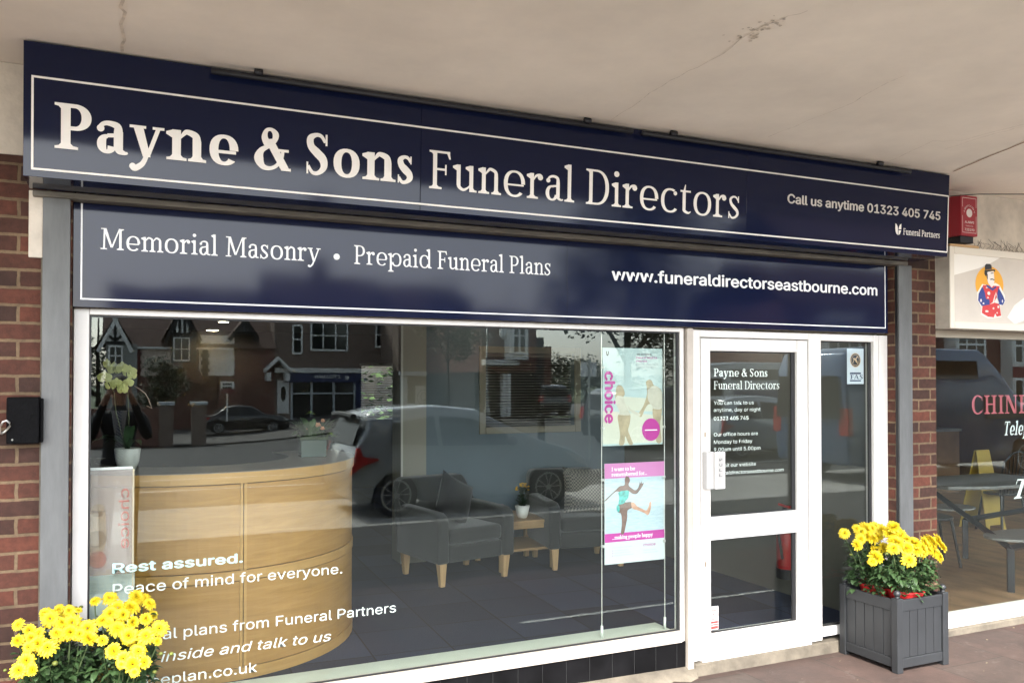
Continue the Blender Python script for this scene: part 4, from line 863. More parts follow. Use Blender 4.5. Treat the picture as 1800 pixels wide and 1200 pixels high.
# upper poster: couple on a beach
x0, z0, w, h = 2.608, 1.390, .424, .582; y = .118
t = thing('poster', 'pale poster of a couple walking with tall magenta choice lettering, upper of two', 'poster', (x0+w/2, y, z0))
MB().box(x0, x0+w, y, y+.004, z0, z0+h).build('sheet', SKY_, t)
flat(t, 'sand', M('poster_glow', (0.540, 0.549, 0.450), .45, var=.06, vscale=5), [[(.0, .02), (1, .02), (1, .30), (0, .36)], [(.30, .36), (.98, .34), (.98, .47), (.35, .50)]], y-.0006, x0, z0, w, h)
def trace(pts, f): return [f(p[0], p[1]) for p in catmull(list(pts)+[pts[0]], 4)[:-1]]
F1 = lambda X, Y: ((X-118)/632, (1160-Y)/1045)
WOM = [(255,545),(275,515),(310,520),(335,560),(345,610),(330,645),(345,700),(385,790),(405,850),(395,930),(380,1000),(400,1060),(430,1148),(388,1148),(350,1060),(336,1148),(285,1148),(295,1050),(280,930),(270,850),(290,800),(255,720),(245,650),(250,600)]
MAN = [(575,520),(570,480),(600,455),(635,470),(650,510),(690,530),(735,570),(745,640),(742,800),(722,950),(735,1130),(680,1130),(665,950),(640,830),(640,740),(600,720),(560,770),(525,850),(500,855),(487,825),(530,760),(560,690),(580,610),(580,560)]
SANDN = M('printed_sand', (.36, .30, .19), .45, var=.28, vscale=14); SHN = M('printed_shirt', (.50, .48, .39), .45, var=.15, vscale=14)
flat(t, 'figure', SANDN, [trace(WOM, F1)], y-.0012, x0, z0, w, h); flat(t, 'figure', SANDN, [trace(MAN, F1)], y-.0013, x0, z0, w, h)
flat(t, 'shirt', SHN, [trace([(262,625),(330,640),(345,700),(385,790),(400,835),(285,830),(288,800),(255,720),(246,660)], F1)], y-.0018, x0, z0, w, h); flat(t, 'shirt', SHN, [trace([(590,560),(650,520),(690,535),(733,575),(742,640),(738,770),(645,770),(640,740),(605,705),(585,640)], F1)], y-.0019, x0, z0, w, h)
flat(t, 'shirt', SHN, [trace([(370,720),(400,760),(440,790),(485,810),(510,830),(495,850),(440,820),(390,790)], F1)], y-.0020, x0, z0, w, h)
flat(t, 'roundel', MAG, [ell(.795, .155, .152, .118)], y-.0036, x0, z0, w, h)
sans('lettering', 'choice', MAG, t, x0+.014, x0+.014+.300, z0+.438, .098, y-.0034, bold=.05, vert=1)
for zz, a, b in ((.195, .70, .93), (.175, .68, .92), (.146, .69, .90), (.126, .69, .91)): flat(t, 'small_print', WT, [[(a, zz), (b, zz), (b, zz+.010), (a, zz+.010)]], y-.0040, x0, z0, w, h) if zz in (.146,) else None
serif('lettering', 'Rest assured.', DKT, t, x0+.55*w, x0+.82*w, z0+.928*h, .014, y-.001, .2, .1)
serif('lettering', 'Peace of mind for', MAG2, t, x0+.55*w, x0+.91*w, z0+.893*h, .014, y-.001, .2, .1)
serif('lettering', 'everyone.', MAG2, t, x0+.55*w, x0+.74*w, z0+.858*h, .014, y-.001, .2, .1)
serif('lettering', 'Funeral plans from', GREYT, t, x0+.55*w, x0+.92*w, z0+.825*h, .014, y-.001, .12, .07)
serif('lettering', 'Funeral Partners', GREYT, t, x0+.55*w, x0+.88*w, z0+.795*h, .014, y-.001, .12, .07)
flat(t, 'emblem', DKT, [[(.055, .965), (.068, .965), (.068, .935), (.085, .935), (.085, .965), (.098, .965), (.098, .935), (.085, .918), (.068, .918), (.055, .935)]], y-.001, x0, z0, w, h)
# lower poster: jumping child in the sea
x1, z1, w1, h1 = 2.620, .690, .422, .595
t = thing('poster', 'poster of a child kicking in the sea between pink bands, lower of two', 'poster', (x1+w1/2, y, z1))
MB().box(x1, x1+w1, y, y+.004, z1, z1+h1).build('sheet', CARD, t)
flat(t, 'photo', SEA, [[(.012, .30), (.988, .30), (.988, .855), (.012, .855)]], y-.0006, x1, z1, w1, h1)
flat(t, 'band', PNK, [[(0, .852), (1, .852), (1, 1), (0, 1)]], y-.0012, x1, z1, w1, h1); flat(t, 'band', MAG, [[(0, .218), (1, .218), (1, .305), (0, .305)]], y-.0012, x1, z1, w1, h1)
F2 = lambda X, Y: ((X-125)/600, (1150-.085*(X-125)-Y)/1010)
SKN2 = M('printed_skin', (.15, .09, .07), .45, var=.35, vscale=16); TEALN = M('printed_teal', (.05, .34, .30), .45, var=.5, vscale=45); LITN = M('printed_lit_skin', (.48, .27, .18), .45, var=.35, vscale=16)
flat(t, 'figure', SKN2, [trace([(322,290),(335,258),(362,262),(374,300),(360,345),(400,382),(430,395),(455,370),(468,335),(472,312),(484,326),(490,302),(499,326),(512,312),(505,345),(470,400),(440,432),(400,432),(362,404),(330,400),(280,420),(240,412),(190,452),(132,512),(128,500),(170,458),(230,400),(270,360),(318,345)], F2)], y-.0020, x1, z1, w1, h1)
flat(t, 'figure', SKN2, [trace([(245,575),(262,535),(310,525),(380,515),(400,540),(392,575),(350,602),(345,680),(330,760),(312,836),(283,836),(292,740),(285,640),(255,622)], F2)], y-.0021, x1, z1, w1, h1)
flat(t, 'lit_leg', LITN, [trace([(385,520),(412,520),(450,560),(500,585),(538,600),(562,560),(572,515),(590,522),(580,600),(555,647),(520,627),(460,602),(410,587),(390,568)], F2)], y-.0023, x1, z1, w1, h1)
flat(t, 'swimsuit', TEALN, [trace([(256,425),(275,412),(310,402),(345,402),(363,408),(356,470),(332,500),(312,530),(262,542),(266,480)], F2), trace([(238,565),(262,540),(270,590),(262,622),(245,606)], F2)], y-.0026, x1, z1, w1, h1)
for txt, a, b, q, c in (('I want to be', .11, .50, .925, .022), ('remembered for...', .11, .70, .872, .022), ('...making people happy', .12, .80, .245, .022)): serif('lettering', txt, WT, t, x1+a*w1, x1+b*w1, z1+q*h1, c, y-.0024, .17, .08)
sans('lettering', 'choice', MAG2, t, x1+.635*w1, x1+.845*w1, z1+.150*h1, .026, y-.0016, bold=.01)
for txt, a, b, q in (('Your choice, your plan', .12, .45, .158), ('Two simple choices', .16, .39, .128), ('Fixed prices for you', .16, .42, .103), ('Peace of mind for all', .16, .47, .078), ('Talk about choice', .64, .85, .105), ('Ask us for a plan', .64, .89, .080)): sans('lettering', txt, GREYT, t, x1+a*w1, x1+b*w1, z1+q*h1, .0095, y-.0016)
flat(t, 'bullet', MAG2, [ell(.13, zz, .008, .006, 8) for zz in (.133, .108, .083)], y-.0016, x1, z1, w1, h1)
CABLE = M('cable_steel', (.62, .64, .60), .35, metal=.6)
for i, x in enumerate((2.601, 3.046)):
    t = thing('display_cable', ('steel display cable holding the left edge of the posters', 'steel display cable holding the right edge of the posters')[i], 'display cable', (x, .12, .262), group='poster display cables')
    MB().tube([(x, .12, .30), (x, .12, 2.10)], .0028, 8).build('cable', CABLE, t); MB().tube([(x, .12, .263), (x, .12, .335)], .0085, 10).build('tensioner', CABLE, t, smooth=True)
    s = 1 if i == 0 else -1
    for z in (1.855, 1.495, 1.19, .80): MB().box(min(x, x+.016*s), max(x, x+.016*s), .108, .130, z-.007, z+.007).build('clip', CABLE, t, bevel=.002)
# see-through leaflets hung inside the left end, seen from behind
def film(name, c, a):
    m = M(name, c, .3); N, L, b = nodes(m); tr = N.new('ShaderNodeBsdfTransparent'); mx = N.new('ShaderNodeMixShader'); mx.inputs[0].default_value = a
    L.new(tr.outputs[0], mx.inputs[1]); L.new(b.outputs[0], mx.inputs[2]); L.new(mx.outputs[0], N['Material Output'].inputs[0]); return m
x2, z2, w2, h2 = -.35, .94, .419, .425
t = thing('hanging_leaflet', 'see through choice leaflet hung inside the window, its print showing reversed', 'leaflet', (x2+w2/2, .118, z2))
MB().box(x2, x2+w2, .116, .120, z2-.14, z2+h2).build('sheet', film('acrylic_sheet', (.60, .52, .50), .34), t)
MB().box(x2, x2+w2, .113, .123, z2+h2, z2+h2+.012).build('top_edge', film('acrylic_edge', (.8, .82, .8), .8), t); MB().box(x2+w2, x2+w2+.007, .113, .123, z2-.14, z2+h2).build('side_edge', film('acrylic_side', (.75, .62, .45), .6), t)
o = sans('lettering', 'choice', film('faded_red', (.55, .12, .09), .55), t, x2+w2-.075, x2+w2+.20, z2+.335, .062, .1135, vert=1)
for v in o.data.vertices: v.co.x = -v.co.x + 2*(x2+w2-.045) - 2*t.location.x
m = MB()
for P in limb([(-.085, .95, .025), (-.08, 1.05, .04), (-.075, 1.18, .03)]) : m.quad(*[(u, .1135, v) for u, v in P])
m.build('figure', film('faded_sand', (.50, .36, .22), .35), t)
MB().quad(*[(-.075+.036*cos(q*.3), .1132, .955+.040*sin(q*.3)) for q in range(21)]).build('roundel', film('faded_roundel', (.50, .14, .10), .4), t)
tag(MB().box(-.35, .080, .116, .120, .62, .882).build('leaflet_sheet', film('green_sheet', (.55, .62, .56), .75), None, bevel=.001), 'pale blank sheet hung inside the window below the reversed leaflet', 'leaflet')

# ================================================================== the takeaway next door
ny0 = -.19
tag(MB().box(5.188, 14, -.07, .3, 2.14, 3.124).build('upper_wall', CONC, None), 'pale pitted concrete wall above the takeaway sign', 'wall')
t = thing('takeaway_sign', 'cream takeaway sign box with a bowler hatted man on an orange disc', 'shop sign', (6.5, ny0, 2.137))
SGN = M('sign_cream', (.60, .54, .47), .55, var=.06, vscale=3); SGF = M('sign_frame', (.72, .66, .56), .45)
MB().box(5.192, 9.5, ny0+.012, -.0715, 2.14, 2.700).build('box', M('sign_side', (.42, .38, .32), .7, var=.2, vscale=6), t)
m = MB().box(5.190, 5.232, ny0, ny0+.0115, 2.137, 2.703).box(5.2325, 9.5, ny0, ny0+.0115, 2.652, 2.703).box(5.2325, 9.5, ny0, ny0+.0115, 2.137, 2.188); m.build('frame', SGF, t, bevel=.004)
MB().box(5.2325, 9.5, ny0+.006, ny0+.0118, 2.1885, 2.6515).build('face', SGN, t)
PAL = M('sign_pale', (.82, .78, .71), .5); fyv = ny0+.0052
(ua, va), (ub, vb) = (5.449, 2.224), (5.770, 2.630)
ub = 5.766; vb = 2.611
def sg(name, mat, polys, l):
    m = MB()
    for i, P in enumerate(polys): m.quad(*[(ua+u*(ub-ua), fyv-.0003*l-.00008*i, va+v*(vb-va)) for u, v in P])
    return m.build(name, mat, t)
sg('swoosh', PAL, [[(-.72, 1.18), (-.70, .72), (-.3, .80), (.1, .88), (.5, .99), (1.0, 1.17), (.98, 1.23), (-.2, 1.23)], [(1.05, .02), (1.3, .25), (1.75, .45), (1.75, .0), (1.3, -.1)]], 0)
sg('disc', M('orange_disc', (.80, .38, .03), .5), [ell(.465, .60, .465, .335, 36)], 1)
FIGB, FIGR, FIGW, FIGK = M('figure_blue', (.02, .045, .24), .5), M('figure_red', (.60, .035, .035), .5), M('figure_white', (.78, .72, .66), .5), M('figure_black', (.02, .02, .022), .5)
sg('outline', PAL, [[(.22, .60), (.05, .44), (.06, .30), (.19, .17), (.17, .05), (.4, -.02), (.85, .02), (.80, .22), (.98, .30), (.97, .42), (.80, .60), (.66, .64), (.5, .58)]], 2)
sg('robe', FIGR, [[(.24, .585), (.80, .585), (.74, .40), (.80, .20), (.84, .04), (.69, .02), (.64, .08), (.60, .005), (.40, .012), (.20, .075), (.24, .30)]], 3)
sg('sleeve', FIGB, [[(.22, .56), (.10, .42), (.08, .30), (.20, .20), (.46, .235), (.46, .32), (.34, .34), (.30, .46)], [(.76, .56), (.92, .40), (.97, .32), (.90, .24), (.74, .25), (.72, .36), (.72, .46)], [(.34, .60), (.38, .55), (.56, .49), (.70, .56), (.66, .58), (.56, .535), (.42, .585)]], 4)
sg('hand', FIGW, [[(.46, .24), (.56, .28), (.62, .40), (.68, .48), (.63, .34), (.60, .27)], [(.60, .28), (.72, .40), (.66, .48), (.70, .38), (.78, .26), (.66, .27)]], 5)
sg('face', FIGW, [[(.37, .83), (.60, .85), (.62, .72), (.61, .60), (.53, .55), (.42, .62), (.37, .72)]], 5)
sg('beard', FIGK, [[(.48, .705), (.55, .715), (.62, .70), (.615, .68), (.55, .695), (.49, .685)], [(.36, .80), (.40, .79), (.40, .68), (.37, .72)], [(.50, .815), (.59, .825), (.59, .81), (.50, .80)]], 6)
sg('hat', FIGK, [[(.30, .86), (.64, .885), (.65, .84), (.58, .855), (.40, .83), (.34, .74), (.29, .79)], [(.31, .865), (.31, .945), (.36, .975), (.47, .978), (.53, .955), (.54, .885)]], 6)
sg('robe_pattern', FIGW, [ell(.43, .44, .05, .035, 8), ell(.36, .11, .06, .02, 8), ell(.58, .17, .03, .02, 8), ell(.74, .20, .03, .025, 8), ell(.40, .36, .03, .015, 8), ell(.17, .30, .03, .03, 8), ell(.25, .25, .03, .018, 8), ell(.88, .31, .02, .03, 8), ell(.70, .09, .025, .015, 8), ell(.36, .54, .03, .012, 8)], 7)
tag(MB().box(5.20, 5.49, -.185, -.075, 2.7045, 2.722).build('timber_batten', wood('raw_timber', (.42, .25, .11), (.55, .35, .17)), None, bevel=.002), 'raw timber batten on top of the takeaway sign box', 'batten')
m = MB()
for i in range(34):
    x = 5.50 + i*.036
    for k in range(2):
        a = random.uniform(-.05, .05); m.tube([(x, -.13+random.uniform(-.03, .03), 2.705), (x+a*.6, -.14+random.uniform(-.03, .03), 2.74), (x+a, -.13+random.uniform(-.03, .03), 2.775+random.uniform(-.02, .02))], .0013, 4, cap=False)
tag(m.build('bird_wire', M('bird_wire', (.16, .14, .12), .5, metal=.5), None), 'tangled wire bird spikes along the top of the takeaway sign', 'bird spikes')
# alarm box
t = thing('alarm_box', 'red burglar alarm bell box lettered ARMOURY ALARMS beside the navy fascia', 'alarm box', (5.39, -.19, 2.785))
AR = M('alarm_red', (.33, .022, .035), .4)
MB().box(5.303, 5.474, -.188, -.0705, 2.786, 3.068).build('case', AR, t, bevel=.006)
MB().box(5.32, 5.45, -.17, -.0705, 2.74, 2.785).build('base_plate', DKMETAL, t)
AW = M('alarm_print', (.75, .68, .64), .5); cx, cz, y = 5.3885, 2.945, -.1886
m = MB(); gl = Glyphs(.1, .1)
m.strips([(0, gl.dot(0, 0, .030))], lambda u, v, l: (cx+u, y, cz+v))
w = .0035
for a, b, c, d in ((5.318, 5.321, 2.806, 2.925), (5.456, 5.459, 2.806, 2.925), (5.318, 5.321, 2.985, 3.05), (5.456, 5.459, 2.985, 3.05), (5.3212, 5.4558, 3.047, 3.05), (5.3212, 5.4558, 2.806, 2.809)): m.quad((a, y, c), (b, y, c), (b, y, d), (a, y, d))
m.build('border', AW, t)
for i, ch in enumerate('ARMOURY'):
    a = R(168 - i*26); o = sans('lettering', ch, AW, t, cx-.009, cx+.009, cz-.009, .018, y); c0 = Vector((cx, 0, cz)) - t.location
    rot = Matrix.Rotation(-(a-pi/2), 3, 'Y')
    for v in o.data.vertices:
        p = v.co - Vector((c0.x, 0, c0.z)); q = rot @ Vector((p.x, 0, p.z)); v.co.x = c0.x + q.x + .054*cos(a); v.co.z = c0.z + q.z + .054*sin(a)
sans('lettering', 'ALARMS', AW, t, 5.342, 5.436, 2.873, .022, y, bold=.02); sans('lettering', 'Eastbourne', AW, t, 5.352, 5.426, 2.851, .012, y); sans('lettering', '725190', AW, t, 5.340, 5.438, 2.820, .024, y, bold=.02)
p0, p1, p2 = (4.925, -.30, 2.99), (5.25, -.36, 3.03), (6.3, -.55, 3.075)
tag(MB().tube([p0, (5.08, -.32, 3.012), p1, (5.7, -.44, 3.055), p2, (7.6, -.8, 3.11)], .0032, 6).build('black_cable', BLACK, None, smooth=True), 'thin black cable slung under the soffit from the navy fascia', 'cable')
# shop front
t = thing('takeaway_window', 'dark takeaway shop window with red CHINESE lettering at the right edge', 'shop window', (7.2, -.03, .05))
MB().px([(-.075, .045), (-.075, .095), (-.03, .125), (.03, .125), (.03, .045)], 5.188, 12).build('bottom_rail', WHITE, t, bevel=.002)
MB().box(5.188, 12, -.04, .03, 2.085, 2.136).build('frame', M('frame_brown', (.30, .26, .20), .5), t)
MB().box(5.188, 12, -.012, -.002, .126, 2.0845).build('glass', glass('shop_glass', .042, (.90, .93, .92)), t)
tag(MB().box(5.188, 12, -.105, .03, -.02, .044).build('cement_kerb', CEMENT, None, bevel=.006), 'low cement kerb below the takeaway window', 'kerb')
RT, VY = M('red_vinyl', (.50, .10, .12), .5), .0
g = Glyphs(.17, .075); xs, za = (5.646, 1.534); xe = 6.161; cap = 1.671 - za
k = (xe-xs)/g.text('CHIN', .05)[1]; MB().strips(g.text('CHINESE', .05)[0], lambda u, v, l: (xs+u*k, .001+.0001*l, za+v*cap)).build('lettering', RT, t)
g = Glyphs(.18, .07); xs, za = (5.992, 1.372); cap = 1.474 - za; k = (6.210-xs)/g.text('Tele', .02)[1]
MB().strips(g.text('Telephone', .02)[0], lambda u, v, l: (xs+(u+v*.25)*k, .001+.0001*l, za+v*cap)).build('lettering', WINTXT, t)
xs, za = (6.068, 0.895); cap = 1.039 - za; MB().strips(g.text('Take away', .02)[0], lambda u, v, l: (xs+(u+v*.35)*.21, .001+.0001*l, za+v*cap)).build('lettering', WINTXT, t)
# its room
struct(MB().box(5.188, 14, .032, 9, -.02, .045).build('tile_floor', M('brown_tile', (.24, .145, .08), .5, var=.45, vscale=2.4, stretch=(3, 1, 1)), None))
DW = M('takeaway_wall', (.11, .068, .040), .8, var=.2, vscale=1.5)
tag(MB().box(5.188, 14, 7, 7.2, 0, 2.6).box(12.6, 12.8, .05, 6.99, 0, 2.6).build('back_wall', DW), 'dim brown wall at the back of the takeaway', 'wall')
struct(MB().box(5.188, 14, .032, 9, 2.45, 2.6).build('takeaway_ceiling', M('dim_ceiling', (.09, .08, .07), .9), None))
tag(MB().box(4.9015, 5.10, .31, 9, 0, 2.6).build('cross_wall', DW), 'dim wall between the office and the takeaway', 'wall')
for i, (x, y) in enumerate(((-113.494, -91.507), (-107.998, -85.862))): pass
# cafe unit: table with fixed seats on steel frame
SG = M('frame_steel_dark', (.02, .022, .026), .45, metal=.3); LAM = M('grey_laminate', (.20, .19, .175), .35, var=.2, vscale=14)
(ax, ay), (bx_, by_) = (6.682, 0.437), (7.547, 1.511)
t = thing('cafe_table', 'grey cafe table with fixed seats on a dark steel frame behind the takeaway glass', 'cafe table', (ax, ay, .045))
def sq(m, p, q, r=.028): return m.tube([p, q], r, 4)
MB().tube([(ax, ay, .046), (ax, ay, .40)], .036, 4).build('leg', SG, t); MB().tube([(bx_, by_, .046), (bx_, by_, .42)], .034, 4).build('leg', SG, t)
m = MB(); cxm, cym = (ax+bx_)/2+.35, (ay+by_)/2+.25
sq(m, (ax, ay, .40), (bx_-.25, by_+.25, .74), .03); sq(m, (ax-.02, ay, .40), (ax+1.1, ay+.12, .42), .03); sq(m, (bx_, by_, .42), (bx_+1.1, by_+.1, .44), .028)
m.build('support_bar', SG, t)
pts = [(bx_-.55, by_-.25), (bx_-.1, by_-.42), (bx_+.9, by_-.42), (bx_+.98, by_+.4), (bx_-.5, by_+.42)]
MB().pz(pts, .765, .80).build('table_top', LAM, t, bevel=.012)
MB().pz([(ax-.02+.42*cos(q*pi/8)*1.0+.35, ay+.10+.24*sin(q*pi/8)) for q in range(16)], .455, .478).build('seat', LAM, t, bevel=.008)
MB().pz([(bx_-.05+.25*cos(q*pi/8), by_+.12+.2*sin(q*pi/8)) for q in range(16)], .52, .54).build('seat', LAM, t, bevel=.008)
def bent_chair(label, loc, rz, dark=(.012, .010, .009)):
    t = thing('spindle_chair', label, 'chair', loc, rz, 'spindle back chairs in the takeaway'); D = M('dark_chair', dark, .4)
    MB().pz([(.20*cos(q*pi/10), .19*sin(q*pi/10)) for q in range(20)], .43, .455).build('seat', D, t, bevel=.008, local=True)
    for x in (-1, 1):
        for y in (-1, 1): MB().tube([(x*.14, y*.13, .43), (x*.19, y*.19, 0)], .014, 8).build('leg', D, t, local=True)
    P = [(-.17, .15, .45), (-.205, .19, .62), (-.18, .22, .82), (-.09, .245, .92), (0, .25, .94), (.09, .245, .92), (.18, .22, .82), (.205, .19, .62), (.17, .15, .45)]
    MB().tube(P, .012, 8).build('back_hoop', D, t, local=True, smooth=True)
    for i in range(7):
        u = (i-3)/3; MB().tube([(u*.12, .155, .45), (u*.17, .235-.01*abs(u), .91-.16*abs(u)**2.2)], .006, 6).build('spindle', D, t, local=True)
    return t
(qx, qy) = (9.259, 2.327)
bc = bent_chair('dark spindle back chair in front of the yellow floor sign', (qx+.05, qy+.05, .045), R(170))
dup(bc, (bx_-.50, by_-.02, .045), R(60), 'dark spindle back chair at the left end of the cafe table')
dup(bc, (bx_+.1, by_+2.0, .045), R(10), 'dark spindle back chair far back by the counter')
(wx, wy) = (9.188, 2.360); t = thing('wet_floor_sign', 'yellow folding caution board behind the cafe table', 'floor sign', (wx+.1, wy+.25, .045)); YP = M('yellow_plastic', (.42, .28, .04), .45)
for s in (-1, 1):
    P = [(-.17, 0), (-.11, .0), (-.10, .06), (.10, .06), (.11, 0), (.17, 0), (.115, .92), (-.115, .92)]; X0, Y0 = wx+.1, wy+.25
    MB().prism(P, lambda a, b, s=s: (X0+a, Y0+s*(.18-.17*b/.92), .046+b), lambda a, b, s=s: (X0+a, Y0+s*(.18-.17*b/.92)+.01, .046+b)).build('panel', YP, t, bevel=.004)
MB().box(X0-.09, X0+.09, Y0-.10, Y0-.095, .56, .60).build('caution_print', M('sign_print', (.30, .06, .02), .5), t)
t = thing('counter', 'pale counter across the back of the takeaway', 'counter', (8, 5, .045)); MB().box(6.2, 12, 5.0, 5.6, .046, 1.0).build('front', M('counter_front', (.20, .12, .07), .6, var=.2, vscale=3), t); MB().box(6.15, 12, 4.95, 5.65, 1.001, 1.04).build('worktop', LAM, t)
for i, (x, y, lab) in enumerate(((9.6, 4.4, 'lit strip light over the takeaway counter, nearer one'), (11.0, 6.0, 'lit strip light over the takeaway counter, farther one'))):
    t = thing('strip_light', lab, 'ceiling light', (x, y, 2.40), group='takeaway ceiling lights'); MB().box(x-.5, x+.5, y-.06, y+.06, 2.42, 2.449).build('body', WHITE, t); MB().box(x-.46, x+.46, y-.03, y+.03, 2.395, 2.4195).build('lamp', M('warm_glow', (1, .82, .6), .5, emit=5), t)

# ================================================================== planters and chrysanthemums
PGREY = M('planter_grey', (.016, .0175, .0195), .5, var=.10, vscale=9)
px0, px1, py0, py1, ph = 4.302, 4.748, -.506, -.045, .452
def planter(label):
    t = thing('planter_box', label, 'planter', ((px0+px1)/2, (py0+py1)/2, 0), 0, 'grey wooden planters'); q = .048
    for x in (px0, px1-q):
        for y in (py0, py1-q):
            p = MB().box(x, x+q, y, y+q, 0, ph).build('corner_post', PGREY, t, bevel=.004)
            MB().lathe(x+q/2, y+q/2, [(.018, ph+.0005), (.012, ph+.006), (.013, ph+.009)], 14).ball((x+q/2, y+q/2, ph+.027), .021, 16, 10).build('ball_finial', PGREY, p, smooth=True)
    i = .007
    for z0, z1, nm in ((.028, .085, 'bottom_rail'), (ph-.082, ph-.012, 'top_rail')):
        MB().box(px0+q+.0005, px1-q-.0005, py0+i, py0+.03, z0, z1).build(nm, PGREY, t, bevel=.003); MB().box(px0+q+.0005, px1-q-.0005, py1-.03, py1-i, z0, z1).build(nm, PGREY, t, bevel=.003)
        MB().box(px0+i, px0+.03, py0+q+.0005, py1-q-.0005, z0, z1).build(nm, PGREY, t, bevel=.003); MB().box(px1-.03, px1-i, py0+q+.0005, py1-q-.0005, z0, z1).build(nm, PGREY, t, bevel=.003)
    for f in range(4):
        m = MB(); n = 5; a, b = (px0+q, px1-q) if f < 2 else (py0+q, py1-q)
        for k in range(n):
            u0 = a + (b-a)*k/n + .002; u1 = a + (b-a)*(k+1)/n - .002; z0, z1 = .086, ph-.083
            if f == 0: m.box(u0, u1, py0+.013, py0+.026, z0, z1)
            if f == 1: m.box(u0, u1, py1-.026, py1-.013, z0, z1)
            if f == 2: m.box(px0+.013, px0+.026, u0, u1, z0, z1)
            if f == 3: m.box(px1-.026, px1-.013, u0, u1, z0, z1)
        m.build('board_panel', PGREY, t, bevel=.0025)
    MB().box(px0+.03, px1-.03, py0+.03, py1-.03, .03, .34).build('lining', BLACK, t)
    return t
pl = planter('dark grey wooden planter with ball finials beside the white door')
LX = -.105
dup(pl, (LX, (py0+py1)/2, 0), 0, 'grey planter under yellow flowers at the left pier')
PETAL = M('yellow_petal', (.58, .43, .007), .55, var=.06, vscale=40); N_, L_, B_ = nodes(PETAL); B_.inputs['Subsurface Weight'].default_value = .15; B_.inputs['Subsurface Radius'].default_value = (.02, .015, .003)
MUML = M('mum_leaf', (.026, .055, .017), .5, var=.5, vscale=25); REDPOT = M('red_pot', (.42, .02, .02), .35)
def mum(seed, rings):
    random.seed(seed); m = MB()
    for lvl, n, r, z, w in rings:
        for k in range(n):
            a = 2*pi*k/n + lvl*.4 + random.uniform(-.12, .12); l = r*random.uniform(.88, 1.08); vs = []; c, s = cos(a), sin(a)
            for i in range(5):
                u = i/4; rr = .08+u*(l-.08); zz = z*(u*1.0) + .10*sin(pi*u) - .16*u*u*(1 if lvl == 0 else .3); k2 = w*(.55+.45*sin(pi*min(1, u*.8+.15)))*(1 if i < 4 else .55)
                vs += [(c*rr+s*k2, s*rr-c*k2, zz+.03), (c*rr, s*rr, zz), (c*rr-s*k2, s*rr+c*k2, zz+.03)]
            m.add(vs, [(3*i+j, 3*i+j+1, 3*i+4+j, 3*i+3+j) for i in range(4) for j in range(2)])
    return m
RNG = ((0, 16, 1.0, -.05, .17), (1, 15, .92, .16, .16), (2, 13, .74, .36, .15), (3, 10, .52, .48, .13), (4, 7, .28, .52, .10))
heads = []; BUDM = M('green_bud', (.11, .13, .02), .6, var=.4, vscale=40)
RNG2 = ((0, 13, .95, .22, .19), (1, 12, .80, .42, .18), (2, 10, .58, .58, .16), (3, 7, .34, .62, .12))
RNG3 = ((0, 18, 1.0, -.18, .15), (1, 16, .94, .02, .15), (2, 14, .80, .22, .14), (3, 12, .60, .36, .13), (4, 9, .36, .44, .10))
for sd in range(9):
    o = mum(sd, (RNG, RNG2, RNG3)[sd % 3]).build('flower_head', PETAL, None); me = o.data
    COL.objects.unlink(o); bpy.data.objects.remove(o); heads.append(me)
random.seed(11)
